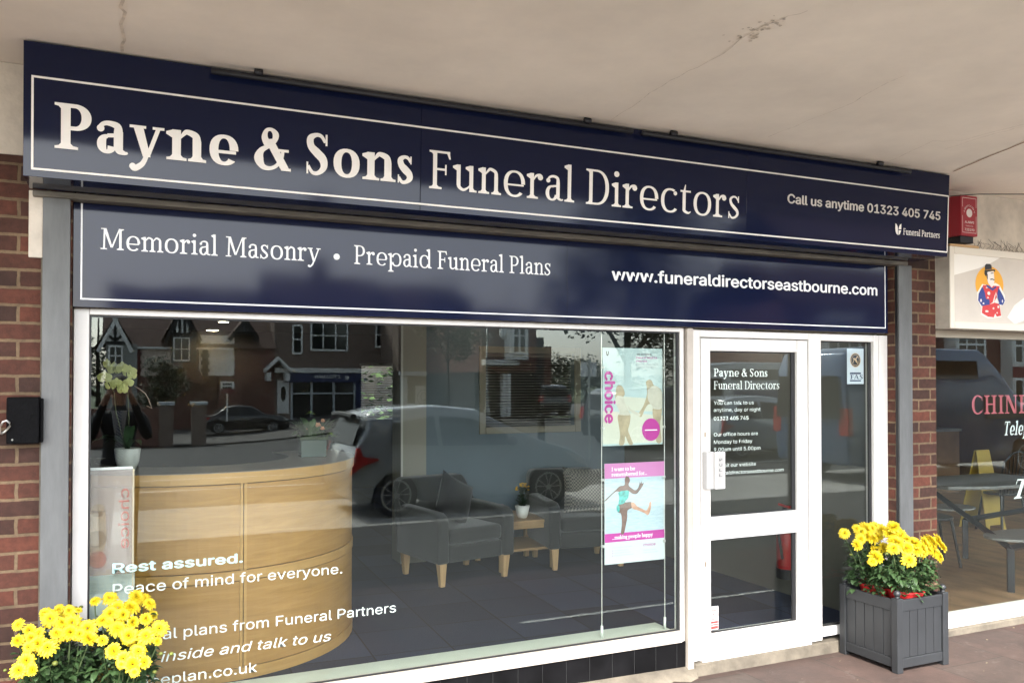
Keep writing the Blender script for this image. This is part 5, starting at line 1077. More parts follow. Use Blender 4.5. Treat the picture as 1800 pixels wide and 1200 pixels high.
def mums(label, cx, cy, fl, group, spread=(.17, .17), nl=420, zlo=.42):
    t = thing('chrysanthemum', label, 'potted flowers', (cx, cy, .341), 0, group)
    MB().lathe(cx, cy, [(.075, .342), (.105, .45), (.112, .452), (.112, .466), (.103, .466), (.10, .44)], 24).build('pot', REDPOT, t, smooth=False)
    ms = MB(); ml = MB(); extra = []
    for i in range(8):
        a, b = random.sample(fl, 2)
        if abs(a[0]-b[0]) + abs(a[2]-b[2]) < .16: extra.append(((a[0]+b[0])/2, max(a[1], b[1])+.015, (a[2]+b[2])/2, (a[3]+b[3])*.46))
    fl = list(fl) + extra
    for (x, y, z, r) in fl:
        ms.tube([(cx+(x-cx)*.25, cy+(y-cy)*.25, .43), (cx+(x-cx)*.75+random.uniform(-.01, .01), cy+(y-cy)*.75, .43+(z-.43)*.6), (x, y+.006, z-.012)], .0028, 5, cap=False)
        for k in range(8):
            u = random.uniform(.15, .93); p = Vector((cx+(x-cx)*(.25+.75*u), cy+(y-cy)*(.25+.75*u), .43+(z-.43)*u)); a = random.uniform(0, 2*pi); l = random.uniform(.03, .06)
            blade(ml, p, (p.x+l*cos(a), p.y+l*sin(a), p.z+random.uniform(-.02, .035)), random.uniform(.010, .018), .006, 4)
    zt = sorted(f[2] for f in fl)[len(fl)//2]
    for k in range(nl):
        a = random.uniform(0, 2*pi); q = math.sqrt(random.random()); x = cx+spread[0]*q*cos(a)*1.05; y = cy+spread[1]*q*sin(a)*1.05
        top = zt - .05 - .10*q*q; z = zlo + (top-zlo)*random.random()**.8; l = random.uniform(.03, .065); b = a+random.uniform(-1, 1)
        blade(ml, (x, y, z), (x+l*cos(b), y+l*sin(b), z+random.uniform(-.035, .03)), random.uniform(.011, .020), .008, 4)
    ms.build('stem', M('mum_stem', (.06, .09, .03), .6), t); ml.build('foliage', MUML, t, smooth=False)
    for i in range(12):
        f = random.choice(fl); MB().ball(Vector((f[0]+random.uniform(-.06, .06), f[1]+random.uniform(-.01, .05), f[2]-random.uniform(.0, .07))), random.uniform(.007, .012), 8, 6, (1, 1, .8)).build('bud', BUDM, t, smooth=True)
    for i, (x, y, z, r) in enumerate(fl):
        o = bpy.data.objects.new('flower_head', heads[random.randrange(9)]); COL.objects.link(o); o.parent = t; o.location = Vector((x, y, z)) - t.location
        r *= random.uniform(.98, 1.30); o.scale = (r, r, r*random.uniform(.85, 1.1)); nrm = Vector(((x-cx)*2.0+random.uniform(-.55, .55)-.10, -1.0+(y-cy)*1.5+random.uniform(-.35, .35), .75+random.uniform(-.5, .45)))
        o.rotation_euler = (nrm.to_track_quat('Z', 'Y') @ Vector((0, 0, 1)).rotation_difference(Vector((0, 0, 1)))).to_euler()
fa = [(4.206, -0.185, 0.809, 0.036), (4.332, -0.166, 0.827, 0.032), (4.353, -0.181, 0.803, 0.041), (4.407, -0.170, 0.816, 0.046), (4.461, -0.166, 0.818, 0.037), (4.386, -0.196, 0.779, 0.041), (4.420, -0.203, 0.765, 0.042), (4.495, -0.159, 0.827, 0.033), (4.537, -0.174, 0.801, 0.038), (4.493, -0.198, 0.768, 0.033), (4.321, -0.207, 0.768, 0.032), (4.262, -0.231, 0.737, 0.041), (4.368, -0.280, 0.656, 0.050), (4.327, -0.295, 0.639, 0.032), (4.484, -0.243, 0.700, 0.042)]
fb = [(4.413, -0.380, 0.730, 0.041), (4.467, -0.358, 0.758, 0.055), (4.505, -0.300, 0.841, 0.042), (4.523, -0.314, 0.818, 0.037), (4.538, -0.329, 0.795, 0.042), (4.563, -0.344, 0.772, 0.037), (4.529, -0.380, 0.721, 0.042), (4.495, -0.426, 0.658, 0.041), (4.645, -0.332, 0.733, 0.052), (4.639, -0.358, 0.696, 0.047), (4.695, -0.354, 0.697, 0.048), (4.739, -0.332, 0.726, 0.043), (4.809, -0.325, 0.731, 0.049), (4.876, -0.321, 0.732, 0.049), (4.878, -0.347, 0.693, 0.049), (4.803, -0.365, 0.672, 0.044), (4.819, -0.380, 0.648, 0.039), (4.751, -0.358, 0.687, 0.038)]
fc = [(-0.350, -0.341, 0.810, 0.024), (-0.343, -0.415, 0.765, 0.025), (-0.308, -0.367, 0.789, 0.025), (-0.299, -0.402, 0.767, 0.022), (-0.258, -0.289, 0.831, 0.024), (-0.239, -0.315, 0.813, 0.032), (-0.211, -0.272, 0.838, 0.021), (-0.173, -0.276, 0.830, 0.025), (-0.138, -0.276, 0.827, 0.015), (-0.211, -0.380, 0.769, 0.024), (-0.274, -0.428, 0.749, 0.029), (-0.240, -0.445, 0.735, 0.034), (-0.305, -0.445, 0.743, 0.025), (-0.306, -0.506, 0.710, 0.026), (-0.327, -0.549, 0.690, 0.027), (-0.283, -0.549, 0.684, 0.021), (-0.159, -0.333, 0.793, 0.034), (-0.164, -0.376, 0.766, 0.028), (-0.130, -0.385, 0.757, 0.025), (-0.103, -0.359, 0.770, 0.033), (-0.095, -0.406, 0.739, 0.030), (-0.275, -0.376, 0.780, 0.022), (-0.194, -0.333, 0.797, 0.023)]
fd = [(-0.079, -0.245, 0.852, 0.020), (-0.021, -0.230, 0.855, 0.034), (0.008, -0.280, 0.823, 0.034), (0.059, -0.280, 0.818, 0.032), (0.082, -0.225, 0.847, 0.031), (0.134, -0.260, 0.821, 0.027), (-0.020, -0.310, 0.810, 0.028), (0.030, -0.320, 0.799, 0.028), (0.117, -0.340, 0.778, 0.026), (0.009, -0.390, 0.765, 0.035), (-0.048, -0.350, 0.792, 0.023), (0.051, -0.430, 0.739, 0.037), (0.115, -0.430, 0.731, 0.036), (0.166, -0.390, 0.746, 0.030), (0.157, -0.460, 0.711, 0.016), (-0.046, -0.455, 0.739, 0.026), (-0.005, -0.510, 0.708, 0.032), (0.029, -0.550, 0.685, 0.028), (0.084, -0.510, 0.696, 0.033), (0.063, -0.580, 0.667, 0.032), (0.104, -0.570, 0.666, 0.027), (0.069, -0.620, 0.649, 0.022), (0.022, -0.580, 0.673, 0.020), (-0.027, -0.360, 0.784, 0.023), (0.065, -0.360, 0.774, 0.024)]
G_ = 'yellow chrysanthemums in the grey planters'
mums('yellow chrysanthemum in a red pot, back one of two beside the door', 4.50, -.17, fa, G_, (.20, .12), 430)
mums('yellow chrysanthemum in a red pot, front one of two beside the door', 4.53, -.37, fb, G_, (.21, .12), 460)
mums('yellow chrysanthemum at far left in front of the brick pier', -.225, -.27, fc, G_, (.11, .18), 300)
mums('yellow chrysanthemum in front of the window frame, taller left clump', .005, -.27, fd, G_, (.14, .18), 430)

# ================================================================== across the road (seen in the glass)
random.seed(5)
ROOFT = M('roof_tile', (.095, .055, .044), .9, var=.25, vscale=3, stretch=(1, 1, 6)); BRKF = brick('far_brick', (.19, .058, .044), (.13, .046, .038), (.28, .22, .17), bump=.2, dirt=.3); BRKG = brick('grey_brown_brick', (.22, .15, .115), (.17, .125, .10), (.28, .23, .20), bump=.2, dirt=.3)
RENDW = M('white_render', (.78, .77, .73), .9, var=.1, vscale=1.2); RENDC = M('cream_render', (.78, .64, .54), .9, var=.08, vscale=1.2); TIMB = M('black_timber', (.015, .014, .013), .8); QUO = M('painted_quoin', (.02, .03, .035), .7); QUOR = M('red_quoin', (.12, .02, .02), .8)
PANE = M('far_glass', (.012, .014, .015), .06, spec=.6); FWH = M('far_white', (.80, .80, .77), .6); NAVF = M('shop_navy', (.025, .035, .11), .5); GRYP = M('grey_pilaster', (.50, .54, .56), .7); PUBR = M('pub_red', (.15, .014, .016), .6); BROWN = M('brown_board', (.10, .038, .022), .7); SHADEI = M('shop_inside', (.03, .03, .03), .9)
def win(t, a, b, y, cols=2, rows=2, fw=.07, proud=.06, bars=0):
    """sash window between corner points a (top left) and b (bottom right) on a wall facing +y"""
    x0, x1 = sorted((a[0], b[0])); z0, z1 = sorted((a[1], b[1])); m = MB()
    m.box(x0, x0+fw, y, y+proud, z0, z1).box(x1-fw, x1, y, y+proud, z0, z1).box(x0+fw, x1-fw, y, y+proud-.003, z1-fw, z1).box(x0+fw, x1-fw, y, y+proud+.04, z0-.02, z0+fw)
    for i in range(1, cols): x = x0 + (x1-x0)*i/cols; m.box(x-fw*.4, x+fw*.4, y, y+proud-.008, z0+fw, z1-fw)
    for j in range(1, rows): z = z0 + (z1-z0)*j/rows; m.box(x0+fw, x1-fw, y, y+proud-.013, z-fw*.4, z+fw*.4)
    for i in range(1, bars*cols): x = x0 + (x1-x0)*i/(bars*cols); m.box(x-.012, x+.012, y, y+proud-.03, z0+fw, z1-fw)
    w = m.build('window', FWH, t); MB().box(x0+.02, x1-.02, y+.001, y+.02, z0+.02, z1-.02).build('pane', PANE, w); return w
def gable(t, ax, az, lx, rx, ez, y, d=2.0, mat=RENDW, style=0):
    """timbered roof gable facing +y: apex, left and right eaves; gable face at y, roof running back d"""
    m = MB(); m.prism([(lx, ez), (rx, ez), (ax, az)], lambda u, v: (u, y, v), lambda u, v: (u, y-.2, v)); g = m.build('gable', mat, t)
    k = MB(); w = .20
    for (p, q) in (((lx, ez), (ax, az)), ((rx, ez), (ax, az))):
        n = Vector((q[0]-p[0], q[1]-p[1])).normalized(); o = Vector((-n.y, n.x))*w*.5
        if o.y > 0: o = -o
        e = Vector(p) - n*.45; f = Vector(q) + n*.02
        k.prism([(e.x-o.x*.2, e.y-o.y*.2), (f.x-o.x*.2, f.y-o.y*.2), (f.x+o.x*1.8, f.y+o.y*1.8), (e.x+o.x*1.8, e.y+o.y*1.8)], lambda u, v: (u, y+.12, v), lambda u, v: (u, y-.15, v))
    k.build('bargeboard', FWH if style < 1 else TIMB, g)
    k = MB(); k.box(lx+.1, rx-.1, y+.001, y+.05, ez, ez+.16)
    if style == 0: P = (((lx+rx)/2, ez+.16, ax, az-.25), ((lx+rx)/2, ez+.2, lx+(rx-lx)*.22, ez+(az-ez)*.36), ((lx+rx)/2, ez+.2, rx-(rx-lx)*.22, ez+(az-ez)*.36), (ax, az-.3, lx+(rx-lx)*.25, ez+.2))[:3]
    else: P = tuple((lx+(rx-lx)*u, ez+.1, lx+(rx-lx)*u, ez+(az-ez)*(1-abs(2*u-1))-.1) for u in (.25, .42, .58, .75))
    for (a, b, c, d_) in P:
        n = Vector((c-a, d_-b)).normalized(); o = Vector((-n.y, n.x))*.07; k.prism([(a-o.x, b-o.y), (c-o.x, d_-o.y), (c+o.x, d_+o.y), (a+o.x, b+o.y)], lambda u, v: (u, y+.04, v), lambda u, v: (u, y+.002, v))
    k.build('timber_strip', TIMB, g)
    k = MB(); k.add([(lx-.3, y+.1, ez-.25), (ax, y+.1, az+.08), (ax, y-d-2, az+.08), (lx-.3, y-d-2, ez-.25), (rx+.3, y+.1, ez-.25), (rx+.3, y-d-2, ez-.25)], [(0, 1, 2, 3), (1, 4, 5, 2)]); k.build('roof_slope', ROOFT, g)
# ---- gabled house on the left
Y = -50.0
hx0, hx1 = -0.589, 8.831; ez = 3.905
t = thing('house', 'timber gabled house with cream and white render beside the navy cycle shop', 'house', ((hx0+hx1)/2, Y, 0))
MB().box(hx0, hx1, Y-9, Y-.02, -1.5, ez).build('wall', BRKF, t)
MB().add([(hx0-.2, Y+.35, ez-.1), (hx1+.1, Y+.35, ez-.1), (hx1+.1, Y-5, ez+4.0), (hx0-.2, Y-5, ez+4.0), (hx1+.1, Y-9.4, ez), (hx0-.2, Y-9.4, ez)], [(0, 1, 2, 3), (3, 2, 4, 5)]).build('roof', ROOFT, t)
MB().box(hx0+.5, hx1-2.5, Y+.25, Y+.36, ez-.22, ez-.1).build('gutter', FWH, t)
(a0, a1), (b0, b1) = (1.11, 3.87), (3.06, 2.13); MB().box(a0, b0, Y-.019, Y+.01, b1, a1-.05).build('cream_panel', RENDC, t)
(a0, a1), (b0, b1) = (4.44, 4.27), (6.47, 2.14); MB().box(a0, b0, Y-.019, Y+.01, b1, a1+.3).build('white_panel', RENDW, t)
for pxs, q in ((241, QUOR), (361, QUO)):
    pass
for (c, q) in ((1.051, QUOR), (4.801, QUO)):
    k = MB(); z = 2.125; i = 0
    while z < ez - .1: k.box(c-.17-.07*(i % 2), c+.17+.07*(i % 2), Y+.011, Y+.05, z, z+.22); z += .225; i += 1
    k.build('quoin', q, t)
(c0, c1), (d0, d1) = (-0.47, 3.83), (0.29, 2.66); yb = Y+1.0
MB().box(c0-.1, d0+.75, Y-.02, yb-.01, -1.5, c1+.1).build('bay', M('bay_grey', (.28, .29, .27), .85), t); win(t, (c0, c1), (d0, d1), yb, 2, 2, .10)
gable(t, -0.104, 5.408, -0.871, 0.639, 3.900, yb+.05, 3)
(c0, c1), (d0, d1) = (2.95, 4.35), (4.16, 2.99)
MB().box(c0-.05, d0+.05, Y-.02, yb-.01, d1-.1, c1+.1).build('bay', M('bay_dark', (.05, .06, .065), .8), t); win(t, (c0, c1), (3.848, d1), yb, 2, 2, .07)
MB().prism([(c0-.3, d1-1.3), (d0+.5, d1-1.3), (d0, d1-.1), (c0, d1-.1)], lambda u, v: (u, yb+.1 if v > d1-.5 else yb+.9, v), lambda u, v: (u, Y, v)).build('tiled_skirt', M('hung_tile', (.07, .022, .018), .9, var=.2, vscale=4), t)
gable(t, 3.397, 6.215, 2.610, 4.246, 4.463, yb+.05, 3, style=1)
gable(t, 7.087, 5.583, 6.366, 7.625, 4.684, Y+.3, 3, style=1)
MB().box(0.597, 0.687, Y+.0, Y+.08, 0, ez).build('drain_pipe', TIMB, t)
MB().box(5.481, 6.733, Y+.0, Y+1.2, -.05, 2.1).build('porch', BRKF, t)
HOUSE = t
# garden wall piers
for i, (p, lab) in enumerate((((1.680, 2.257), 'brick gate pier with pale cap, left one before the gabled house'), ((3.029, 3.623), 'brick gate pier with pale cap, right one before the gabled house'))):
    t = thing('gate_pier', lab, 'gate pier', ((p[0]+p[1])/2, -36.3, -.1), group='gate piers'); zt = 0.888
    MB().box(p[0], p[1], -36.6, -36, -1.5, zt-.15).build('brickwork', BRKG, t); MB().box(p[0]-.05, p[1]+.05, -36.65, -35.95, zt-.15, zt).build('cap', GRYP, t, bevel=.02)
tag(MB().box(-1.202, 1.657, -36.5, -36.1, -1.5, .62).build('garden_wall', BRKF), 'low brick garden wall left of the gate piers', 'wall')
t = thing('sale_board', 'white and red estate agent board on a post before the gabled house', 'sale board', (4.735, -38, -.1))
(a0, a1), (b0, b1) = (4.43, 1.79), (5.04, 1.22); MB().box(a0, b0, -38.03, -38, b1, a1).build('board', FWH, t); MB().box(a0, b0, -37.999, -37.99, b1, b1+(a1-b1)*.38).build('band', PUBR, t); MB().box((a0+b0)/2-.03, (a0+b0)/2+.03, -38.1, -38.04, -.1, a1-.05).build('post', FWH, t)
sans('lettering', 'FOR SALE', REDP, t, 0, .1, 0, .1, 0) if 0 else None
k = MB()
for r in range(2):
    for q in range(4): x = a0+.1+q*(b0-a0-.2)/4; k.box(x, x+(b0-a0)*.15, -37.999, -37.99, a1-.18-r*.17, a1-.08-r*.17)
k.build('print_block', TIMB, t)
# ---- cycle shop terrace
sx0, sx1 = 8.848, 16.801; zt = 9.0
t = thing('shop_building', 'brown brick terrace with the navy cycle shop and white sash windows', 'building', ((sx0+sx1)/2, Y, 0)); zc = 2.450
MB().box(sx0, sx1, Y-9, Y-.02, zc, 6.4).build('wall', BRKG, t)
MB().add([(sx0, Y+.3, 6.35), (sx1, Y+.3, 6.35), (sx1, Y-4.5, 9.0), (sx0, Y-4.5, 9.0), (sx1, Y-9.3, 6.35), (sx0, Y-9.3, 6.35)], [(0, 1, 2, 3), (3, 2, 4, 5)]).build('roof', ROOFT, t)
MB().box(sx0+3, sx0+4, Y-5.2, Y-4.2, 8, 10.2).build('chimney', BRKF, t)
MB().box(sx0, sx1, Y-.019, Y+.35, 2.341, 2.632).build('cornice', RENDW, t)
MB().box(9.455, 14.698, Y-.019, Y+.22, 1.758, 2.323).build('fascia', NAVF, t)
o = sans('lettering', 'CYCLEMAN', FWH, t, 0, 1, 1.995, .30, 0, bold=.02); xa, xb = 11.322, 12.878
o.name = 'lettering'
for v in o.data.vertices: v.co.x = xb - (v.co.x + t.location.x)*(xb-xa) - t.location.x; v.co.y = .226 + abs(v.co.y + t.location.y)
o.data.flip_normals()
MB().box(13.245, 13.467, Y+.221, Y+.225, 1.904, 2.159).build('badge', FWH, t)
MB().box(sx0, sx1, Y-9, Y-1.5, -1.5, zc-.01).build('shop_inside', SHADEI, t)
MB().box(sx0, 9.878, Y-1.49, Y-.02, -1.5, zc-.01).build('pier', BRKG, t); MB().box(13.954, 14.514, Y-1.49, Y+.15, -1.5, 1.722).build('pilaster', NAVF, t)
wl, wr = 9.913, 13.916; m = MB(); zb, zh = -0.642, 1.740
for q in (0, .31, .66, 1): x = wl + (wr-wl)*q; m.box(x-.07, x+.07, Y-.1, Y+.02, zb, zh)
m.box(wl+.07, wr-.07, Y-.1, Y+.01, zb, zb+.12).box(wl+.07, wr-.07, Y-.1, Y+.012, zh-.75, zh-.65).build('shop_front', GRYP, t); MB().box(wl, wr, Y-.12, Y-.11, zb, zh).build('pane', PANE, t); MB().box(wl, wr, Y-.12, Y+.05, -1.5, zb-.005).build('stall_riser', NAVF, t)
(a0, a1), (b0, b1) = (9.04, 1.86), (9.74, -0.19); d_ = MB().box(a0, b0, Y-.015, Y+.05, b1, a1).build('door', FWH, t); MB().prism(ell((a0+b0)/2, a1-.85, .16, .48, 16), lambda u, v: (u, Y+.051, v), lambda u, v: (u, Y+.06, v)).build('door_light', PANE, d_)
(a0, a1), (b0, b1) = (8.17, 3.11), (9.74, 2.32); k = MB(); xm = (a0+b0)/2
for s_ in (0, 1):
    e = a0 if s_ == 0 else b0; k.prism([(e, b1), (e, b1+.2), (xm, a1+.2), (xm, a1)], lambda u, v: (u, Y+.02, v), lambda u, v: (u, Y+1.0, v))
k.box(a0+.1, a0+.35, Y+.02, Y+.9, b1-.5, b1-.01).box(b0-.35, b0-.1, Y+.02, Y+.9, b1-.5, b1-.01).build('porch_hood', FWH, t)
win(t, (9.93, 5.35), (10.57, 3.51), Y, 1, 2, .10); win(t, (11.06, 5.67), (13.46, 3.73), Y, 3, 2, .10, bars=1); win(t, (15.26, 5.65), (16.80, 4.01), Y, 2, 2, .10)
# ---- plain terrace with grey pilasters
Y = -46.0; cx0, cx1 = 15.598, 21.050
t = thing('shop_building', 'dull terrace with grey pilasters behind the street tree', 'building', ((cx0+cx1)/2, Y, 0))
MB().box(cx0, cx1, Y-10, Y-.02, 2.436, 6.0).build('wall', BRKG, t); MB().box(cx0, cx1, Y-10, Y-.8, -1.5, 2.436-.01).build('shop_inside', SHADEI, t)
MB().add([(cx0, Y+.3, 5.95), (cx1, Y+.3, 5.95), (cx1, Y-5, 8.4), (cx0, Y-5, 8.4), (cx1, Y-10.2, 5.95), (cx0, Y-10.2, 5.95)], [(0, 1, 2, 3), (3, 2, 4, 5)]).build('roof', ROOFT, t)
MB().box(cx0, cx1, Y-.019, Y+.3, 2.152, 2.400).build('cornice', GRYP, t)
MB().box(cx0, cx1, Y-.3, Y-.28, .3, 2.080).build('pane', PANE, t)
for a, b in ((706, 716), (818, 832)): MB().box(15.783*(a == 706)+19.963*(a == 818), 16.145*(a == 706)+20.505*(a == 818), Y-.27, Y+.1, -1.5, 2.080).build('pilaster', GRYP, t)
(a0, a1), (b0, b1) = (16.73, 1.52), (17.77, -0.21); p_ = MB().box(a0, b0, Y-.2, Y-.12, b1, a1).build('poster_board', M('cream_board', (.75, .70, .62), .8), t)
m = MB(); k = .36; xm, zm = (a0+b0)/2, (a1+b1)/2+.15
m.strips([(0, Glyphs(.1, .1).ring(xm, zm, .42, .5, .05, .05, 0, 360, 24, ex=2)), (1, Glyphs(.1, .1).ring(xm, zm+.05, .2, .27, .06, .05, 20, 330, 20, ex=2))], lambda u, v, l: (u, Y-.118+.002*l, v)); m.box(a0+.2, b0-.2, Y-.119, Y-.115, b1+.15, b1+.32)
m.build('board_print', BROWN, p_)
# ---- corner house with red base
Y = -37.0; ux0, ux1 = 17.344, 20.534
t = thing('corner_shop', 'brick corner shop with white pillars, dark red base and red lettered board', 'building', ((ux0+ux1)/2, Y, 0)); zc = 2.695
MB().box(ux0, ux1, Y-9, Y-.02, zc-.4, 4.788+.9).build('wall', BRKF, t)
MB().box(ux1, ux1+1.2, Y-9, Y-1.5, -1.5, 4.252).build('rear_wing', M('slate_wall', (.05, .05, .052), .9), t); MB().box(ux1+1.2, ux1+2.2, Y-9, Y-2.5, -1.5, 3.797).build('rear_wing', BRKF, t)
MB().box(ux0, ux1, Y-9, Y-1.0, -1.5, zc-.41).build('shop_inside', SHADEI, t)
MB().box(ux0, 19.315, Y-.019, Y+.45, zc-.05, 2.935).build('cornice', FWH, t)
MB().box(ux0, 18.816, Y-.019, Y+.15, 2.214, zc-.06).build('board', BROWN, t)
REDL = M('faded_red_letters', (.32, .08, .05), .6); k = MB()
o = sans('lettering', 'HOOD', REDL, t, 0, 1, 2.379, .16, 0, bold=.02); xa, xb = 17.668, 18.683
for v in o.data.vertices: v.co.x = xb - (v.co.x + t.location.x)*(xb-xa) - t.location.x; v.co.y = .156 + abs(v.co.y + t.location.y)
o.data.flip_normals()
for xa, xb in ((18.519, 18.684), (18.750, 18.949)): MB().box(xa, xb, Y-.3, Y+.12, -0.098, 2.199).build('pillar', FWH, t)
MB().box(ux0, 18.950, Y-.4, Y+.14, -1.5, -0.113).build('base', PUBR, t); MB().box(ux0, 18.519, Y-.35, Y-.33, -0.098, 2.184).build('pane', PANE, t)
MB().box(19.016, ux1, Y-.99, Y-.02, -1.5, zc-.41).build('side_wall', TIMB, t)
(a0, a1), (b0, b1) = (18.74, 4.64), (19.60, 3.23); MB().box(a0-.1, b0+.1, Y-.02, Y+.70, b1-.3, a1+1.0).build('bay', FWH, t); win(t, (a0, a1+.5), (b0, b1), Y+.701, 2, 2, .12)
MB().box(18.915, 18.981, Y+.02, Y+.1, zc, 7).build('drain_pipe', FWH, t)
# ---- far brick terrace to the right with white bays (top of the takeaway glass)
Y = -33.0; t = thing('terrace', 'red brick terrace with tall white bay windows far along the road', 'building', (52, Y, 0))
MB().box(34, 84, Y-9, Y-.02, -1.5, 6.2).build('wall', BRKF, t); MB().add([(34, Y+.3, 6.15), (84, Y+.3, 6.15), (84, Y-5, 9.4), (34, Y-5, 9.4), (84, Y-9, 6.15), (34, Y-9, 6.15)], [(0, 1, 2, 3), (3, 2, 4, 5)]).build('roof', ROOFT, t)
for i in range(9):
    x = 36.5 + i*5.3; MB().box(x-.1, x+2.7, Y-.02, Y+.8, -.1, 5.7).build('bay', FWH, t); win(t, (x, 5.3), (x+2.6, 2.9), Y+.801, 3, 2, .16); win(t, (x, 2.0), (x+2.6, .3), Y+.801, 3, 1, .14)
    MB().box(x-.12, x+2.72, Y+.802, Y+.86, 2.05, 2.75).build('panel', PUBR, t)

dup(HOUSE, (HOUSE.location.x-18.5, HOUSE.location.y-3, 0), 0, 'second timber gabled house farther left along the road')
# ---- trees
BARK = M('bark', (.045, .035, .026), .95, var=.3, vscale=10)
LF = [M('leaf_dark', (.030, .050, .020), .6, var=.4, vscale=1.2), M('leaf_olive', (.050, .062, .022), .6, var=.4, vscale=1.2), M('leaf_bronze', (.050, .036, .022), .6, var=.3, vscale=1.2)]
def tree(label, x, y, h, blobs, n, mat=0, tr=.16, leaf=.16, group='street trees', z0=-.12):
    t = thing('tree', label, 'tree', (x, y, z0), 0, group); m = MB()
    zc = min(b[2]-b[3]*.5 for b in blobs); m.tube([(x, y, z0), (x+.03, y, zc*.5), (x-.02, y, zc), (x, y+.05, h*.75)], [tr, tr*.8, tr*.65, tr*.2], 8)
    for b in blobs: m.tube([(x, y, zc*.9), (x+(b[0]-x)*.5, y+(b[1]-y)*.5, zc+(b[2]-zc)*.6), (b[0], b[1], b[2])], [tr*.5, tr*.3, tr*.08], 6)
    m.build('trunk', BARK, t, smooth=True); m = MB(); vol = [b[3]**2 for b in blobs]
    for b, v in zip(blobs, vol):
        for c in range(max(6, int(n*v/sum(vol)/14))):
            d = Vector((random.gauss(0, 1), random.gauss(0, 1), random.gauss(0, 1))).normalized()*b[3]*random.uniform(.35, 1.05); cc = Vector((b[0], b[1], b[2])) + Vector((d.x, d.y, d.z*.85))
            for k in range(14):
                p = cc + Vector((random.gauss(0, .22), random.gauss(0, .22), random.gauss(0, .2)))*b[3]*.6; a = random.uniform(0, 2*pi); e = random.uniform(-.9, .6); l = leaf*random.uniform(.7, 1.3); u = Vector((cos(a)*cos(e), sin(a)*cos(e), sin(e))); s_ = u.cross(Vector((random.random()-.5, random.random()-.5, 1))).normalized()*l*.42
                m.quad(p, p+u*l*.5+s_, p+u*l, p+u*l*.5-s_)
    m.build('crown', LF[mat], t); return t
(tx, tz) = (13.95, -0.06)
tree('young leafy street tree in front of the grey pilastered terrace', tx, -33, 6.4, [(tx, -33, 4.3, 1.5), (tx-1.1, -33.2, 4.6, 1.0), (tx+1.0, -32.8, 4.2, 1.1), (tx+.1, -33, 5.6, 1.3), (tx+.5, -33, 3.3, .8)], 4200, 1, .08, .15, z0=-.02)
(tx, tz) = (2.70, -0.36)
tree('small bushy dark tree beside the gate piers', tx-.8, -38.5, 3.2, [(tx-.9, -38.5, 2.4, .75), (tx-.6, -38.6, 1.6, .9), (tx-.3, -38.4, 2.2, .6), (tx-1.2, -38.5, 1.0, .8)], 3600, 0, .10, .14, z0=-.02)
(tx, tz) = (16.75, 0.35)
tree('big dark leafy tree over the road right of the corner shop', tx, -22, 8.5, [(tx, -22, 5.4, 2.6), (tx-1.9, -22.4, 5.0, 1.5), (tx+2.0, -21.6, 4.6, 2.0), (tx+.3, -22, 7.0, 1.9), (tx+1.2, -22, 3.4, 1.5)], 9000, 0, .2, .20)
(tx, tz) = (-1.34, -1.32)
tree('distant tree at the far left behind the gabled house', tx, -70, 9, [(tx-.2, -70, 4.6, .9), (tx+.2, -70, 3.2, 1.3), (tx-2.0, -70, 2.2, 2.2), (tx-5, -70, 2.0, 2.6)], 3600, 0, .25, .30, z0=-.2)
for i, (q, yy, hh, lab) in enumerate(((42.177, 75, 5.6, 'distant low tree just right of the corner shop roofs'), (42.399, 70, 5.0, 'distant tree behind the parked dark estate car'), (43.204, 52, 8.0, 'far green tree seen in the upper door glass'), (49.615, 45, 9.0, 'far tree beyond the blue van'))):
    tree(lab, q, -yy, hh, [(q, -yy, hh*.55, hh*.36), (q-hh*.3, -yy, hh*.4, hh*.28), (q+hh*.3, -yy, hh*.45, hh*.3)], 2600, i % 2, .2, .3, z0=-.2)
k = MB(); q0, q1 = 32.839, 43.707
for i in range(3600):
    p = Vector((random.uniform(q0, q1+20), -60+random.uniform(-1, 1), random.uniform(-.1, 2.2))); a = random.uniform(0, 6.28); u = Vector((cos(a), sin(a), random.uniform(-.5, .8)))*.35; s_ = u.cross(Vector((0, 0, 1))).normalized()*.16; k.quad(p, p+u*.5+s_, p+u, p+u*.5-s_)
tag(k.build('hedge', LF[0]), 'long clipped dark hedge at the far side of the road', 'hedge')

# ---- street furniture
IRON = M('silver_iron', (.45, .46, .43), .45, metal=.3); x, _ = (16.78, 0.94); y = -35
t = thing('street_lamp', 'old silver cast iron street lamp by the corner shop', 'street lamp', (x, y, -.12))
MB().lathe(x, y, [(.20, -.12), (.20, .1), (.14, .2), (.16, .35), (.09, .5), (.07, 1.2), (.10, 1.25), (.06, 1.3), (.05, 2.6), (.09, 2.65), (.05, 2.72), (.04, 4.6)], 12).build('column', IRON, t, smooth=True)
MB().tube([(x, y, 4.4), (x+.3, y, 4.75), (x+.7, y, 4.8), (x+.85, y, 4.6)], .03, 6).build('bracket', IRON, t); MB().lathe(x+.87, y, [(.05, 4.6), (.17, 4.4), (.19, 4.2), (.10, 3.95), (.03, 3.9)], 12).build('lantern', FWH, t, smooth=True); MB().tube([(x-.35, y, 4.0), (x+.35, y, 4.0)], .02, 6).build('ladder_bar', IRON, t)
x, z = (11.24, 0.84); t = thing('bollard', 'black bollard standing at the road edge beyond the silver hatchback', 'bollard', (x, -18, -.12)); MB().lathe(x, -18, [(.13, -.12), (.12, .3), (.105, .35), (.10, z-.12), (.12, z-.1), (.12, z-.04), (.06, z)], 12).build('post', TIMB, t, smooth=True)
